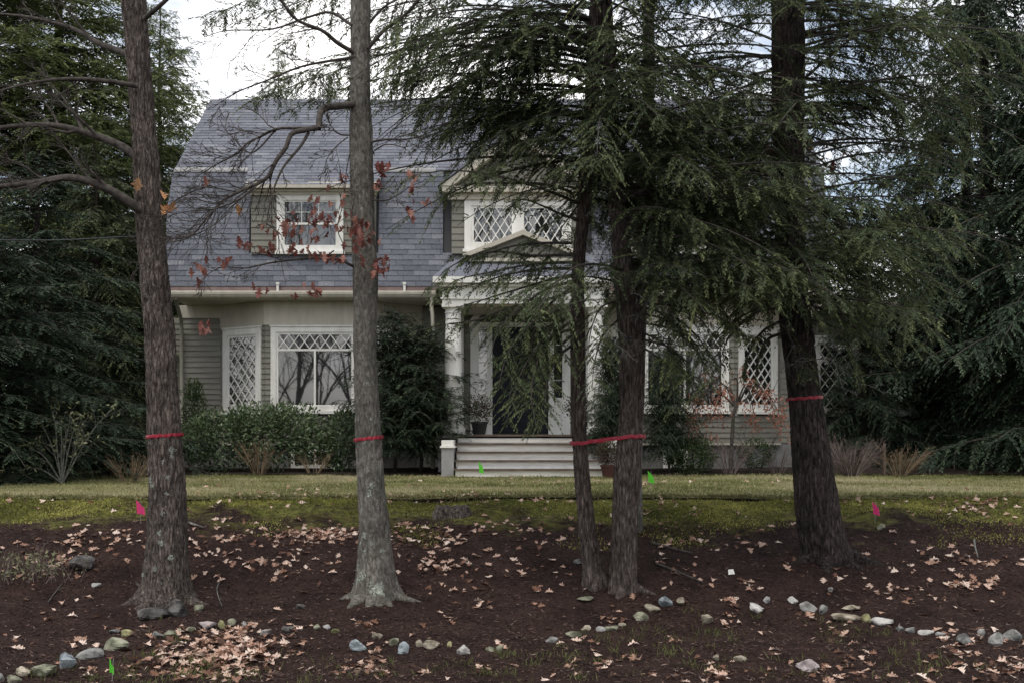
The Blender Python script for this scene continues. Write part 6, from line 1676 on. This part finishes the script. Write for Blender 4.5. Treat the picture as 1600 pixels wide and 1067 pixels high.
# scrap of paper
g = ground_hit(1143, 899)
mb = MB(); mb.add([(g[0]-0.03, g[1], g[2]+0.01), (g[0]+0.035, g[1]+0.01, g[2]+0.015), (g[0]+0.025, g[1]+0.05, g[2]+0.06), (g[0]-0.025, g[1]+0.05, g[2]+0.055), (g[0], g[1]+0.02, g[2]+0.045)], [(0, 1, 4), (1, 2, 4), (2, 3, 4), (3, 0, 4)])
mb.build('paper_scrap', M['white'], label='small white paper scrap on the mulch right of the sticks', cat='litter')
# dry weed clump at far left
rng = np.random.default_rng(121); g = ground_hit(45, 905)
t = empty('weed_clump', g, 'pale dry weed clump on the bank at the far left', 'weeds')
mb = MB()
for _ in range(50):
    a = rng.uniform(0, 6.283); b0 = g + np.array([rng.normal(0, 0.22), rng.normal(0, 0.12), -0.02]); s = np.linspace(0, 1, 5)[:, None]
    grow(mb, b0 + np.array([math.cos(a)*0.12, math.sin(a)*0.12, rng.uniform(0.12, 0.36)])*s, 0.003, 0.0015, 0, rng, nchild=(3,), lens=(0.4,), sides=(3, 3))
mb.build('stems', M['dry_grey'], t)
mb = MB(); n = 260; p = g + np.stack([rng.normal(0, 0.22, n), rng.normal(0, 0.14, n), rng.uniform(0.02, 0.26, n)], -1); mb.kites(p, rng.normal(size=(n, 3)), rng.normal(size=(n, 3)), 0.05, 0.02, rng.random(n)); mb.build('leaves', M['pale_leaf'], t)

# ------------------------------------------------------------------ red tape round the trunks
def tape_mat():
    return mat('red_flagging_tape', (0.20, 0.010, 0.022), (0.30, 0.014, 0.032), scale=12, rough=0.4, spec=0.4)
M['tape'] = tape_mat()
def band(loop, w, name_label):
    """closed strip through points of loop (already at its outside), height w"""
    loop = np.asarray(loop); n = len(loop); mb = MB()
    c = loop.mean(0); out = loop - c; out[:, 2] = 0; out /= np.linalg.norm(out, axis=1, keepdims=True)
    wob = 0.004*np.sin(np.arange(n)*1.7)[:, None]*np.array([0, 0, 1.0])
    cr_ = 0.003*np.sin(np.arange(n)*2.9)[:, None]
    V = np.concatenate([loop + out*(0.001+cr_) + wob - [0, 0, w/2], loop + out*0.0025 + wob*0.5, loop + out*(0.001-cr_) + wob + [0, 0, w/2]])
    j = np.arange(n); k2 = (j+1) % n
    mb.add(V, np.concatenate([np.stack([a*n+j, a*n+k2, (a+1)*n+k2, (a+1)*n+j], -1) for a in (0, 1)]))
    return mb.build('marking_tape', M['tape'], None, label=name_label, cat='tape')
def ring_loop(S, py_l, py_r, extra=0.012):
    th = np.linspace(0, 2*math.pi, 40, endpoint=False); out = []
    zm = EYE + (HOR - (py_l+py_r)/2)*S.d/FPX; r_ = float(S.radius(zm)); c = S.at(zm); dz = (py_l - py_r)/2*S.d/FPX
    for a in th: out.append((c[0] + (r_+extra)*math.cos(a), c[1] + (r_+extra)*math.sin(a), zm + dz*math.cos(a)))
    return out
band(ring_loop(T1, 682, 678), 0.032, 'red tape tied round the furrowed oak at left')
band(ring_loop(T2, 687, 682), 0.031, 'red tape tied round the slender grey oak')
band(ring_loop(T4, 624, 620), 0.031, 'dark red tape tied round the leaning hemlock at right')
za, zb = EYE + (HOR-692)*12.4/FPX, EYE + (HOR-681)*12.4/FPX
ca, cb = S3a.at(za), S3b.at(zb); ra, rb_ = float(S3a.radius(za)) + 0.02, float(S3b.radius(zb)) + 0.03
lp = []
for a in np.linspace(math.pi/2, 1.5*math.pi, 18): lp.append((ca[0] + ra*math.cos(a), ca[1] + ra*math.sin(a), za))
for f_ in np.linspace(0.12, 0.88, 9): lp.append(tuple(np.array([ca[0], ca[1]-ra, za])*(1-f_) + np.array([cb[0], cb[1]-rb_, zb])*f_))
for a in np.linspace(-math.pi/2, math.pi/2, 18): lp.append((cb[0] + rb_*math.cos(a), cb[1] + rb_*math.sin(a), zb))
for f_ in np.linspace(0.12, 0.88, 9): lp.append(tuple(np.array([cb[0], cb[1]+rb_, zb])*(1-f_) + np.array([ca[0], ca[1]+ra, za])*f_))
band(lp, 0.036, 'red tape stretched round both stems of the twin hemlock')

# survey flags
M['flag_pink'] = mat('pink_flag_vinyl', (0.75, 0.06, 0.22), rough=0.5, spec=0.3, trans=0.3)
M['flag_green'] = mat('green_flag_vinyl', (0.14, 0.66, 0.06), rough=0.5, spec=0.3, trans=0.3)
M['wire'] = mat('galvanised_wire', (0.3, 0.3, 0.3), rough=0.4, spec=0.5)
def flag(px, pyb, pyt, w, m, label, tilt=0.1):
    """flag cloth between rows pyt and pyb above its stake"""
    g = ground_hit(px, min(pyb + 14, 1064)); d = g[1]
    t = empty('survey_flag', g, label, 'flag')
    zb_, zt_ = EYE + (HOR-pyb)*d/FPX, EYE + (HOR-pyt)*d/FPX; ww = w*d/FPX; h = zt_-zb_
    mb = MB(); mb.tube([(g[0], d, g[2]-0.05), (g[0]+0.003, d, (g[2]+zt_)/2), (g[0]+tilt*0.1, d, zt_)], 0.0022, 5); mb.build('wire', M['wire'], t)
    N_ = 7; V = []
    for q in range(N_):
        u = q/(N_-1)
        for v_ in (0, 0.5, 1):
            V.append((g[0] - 0.4*ww + ww*u*0.9 + 0.12*ww*(1-v_), d - 0.02 + 0.02*math.sin(u*5+v_), zb_ + h*v_*(1-0.45*u) - h*0.10*u + 0.02*h*math.sin(4*u)))
    F_ = [(q*3+r, (q+1)*3+r, (q+1)*3+r+1, q*3+r+1) for q in range(N_-1) for r in (0, 1)]
    mb = MB(); mb.add(V, F_); mb.build('flag_cloth', m, t, smooth=True)
flag(219, 802, 781, 15, M['flag_pink'], 'pink survey flag left of the furrowed oak on the moss')
flag(1367, 803, 783, 10, M['flag_pink'], 'pink survey flag right of the leaning hemlock')
flag(751, 738, 720, 8, M['flag_green'], 'green survey flag on the lawn before the porch steps')
flag(1016, 753, 735, 10, M['flag_green'], 'green survey flag on the lawn right of the twin hemlock')
flag(175, 1050, 1028, 9, M['flag_green'], 'green survey flag in the mulch by the stones at bottom left')

# service cable to the house
mb = MB(); mb.tube(smooth_path([P(-120, 374, 15.5), P(60, 376, 18), P(215, 370, 22.5), (XL+0.03, 24.9, 4.55)], 30), 0.011, 6)
mb.build('service_cable', M['pot'], smooth=True, label='thin overhead cable running from the left edge to the house', cat='cable')

# ------------------------------------------------------------------ bare trees across the road, seen only as reflections
BT = []
for q in range(2):
    rng = np.random.default_rng(900+q); mb = MB(); s = np.linspace(0, 1, 12)[:, None]
    grow(mb, np.array([0, 0, -0.15]) + np.array([rng.normal(0, 0.5), rng.normal(0, 0.5), 14.0])*s, 0.16, 0.03, 0, rng, nchild=(15, 8, 6), lens=(0.42, 0.55, 0.55), sides=(10, 6, 4, 3), spread=0.8, up=0.3, start=0.12, minr=0.008)
    me = mb.mesh('trunk', True); me.materials.append(M['bark_smooth']); BT.append(me)
for k, (x, y) in enumerate(((-8.9, -7), (-10.6, -11), (-8.0, -14), (-12.5, -16), (7.6, -8), (9.6, -12), (6.6, -15), (11.5, -17), (0.4, -10), (-2.6, -16), (3.0, -17))):
    t = empty('bare_tree', (x, y, -1.1), f'bare street tree across the road, {ordw(k+1)} of those mirrored in the windows', 'tree', 'bare trees across the road')
    o = bpy.data.objects.new('trunk', BT[k % 2]); COL.objects.link(o); o.parent = t
    t.rotation_euler = (0, 0, k*1.7); sc_ = 0.85 + 0.06*(k % 4); t.scale = (sc_, sc_, sc_)

# ------------------------------------------------------------------ far woods closing the view low down
rng = np.random.default_rng(131)
n = 26000
x = rng.uniform(-34, 34, n); y = rng.uniform(44, 60, n); hmax = 2.2 + 3.6*vnoise(x*0.35 + 60, y*0.1, 256, 77)
p = np.stack([x, y, hmax*rng.random(n)**0.8], -1)
d = rng.normal(size=(n, 3)); d[:, 2] -= 0.2
mb = MB(); mb.kites(p, d, rng.normal(size=(n, 3)), rng.uniform(0.35, 0.8, n), rng.uniform(0.15, 0.3, n), rng.random(n))
mb.build('far_woods', M['hemlock_dark'], kind='stuff', label='far dark woods low behind the garden trees', cat='woods')
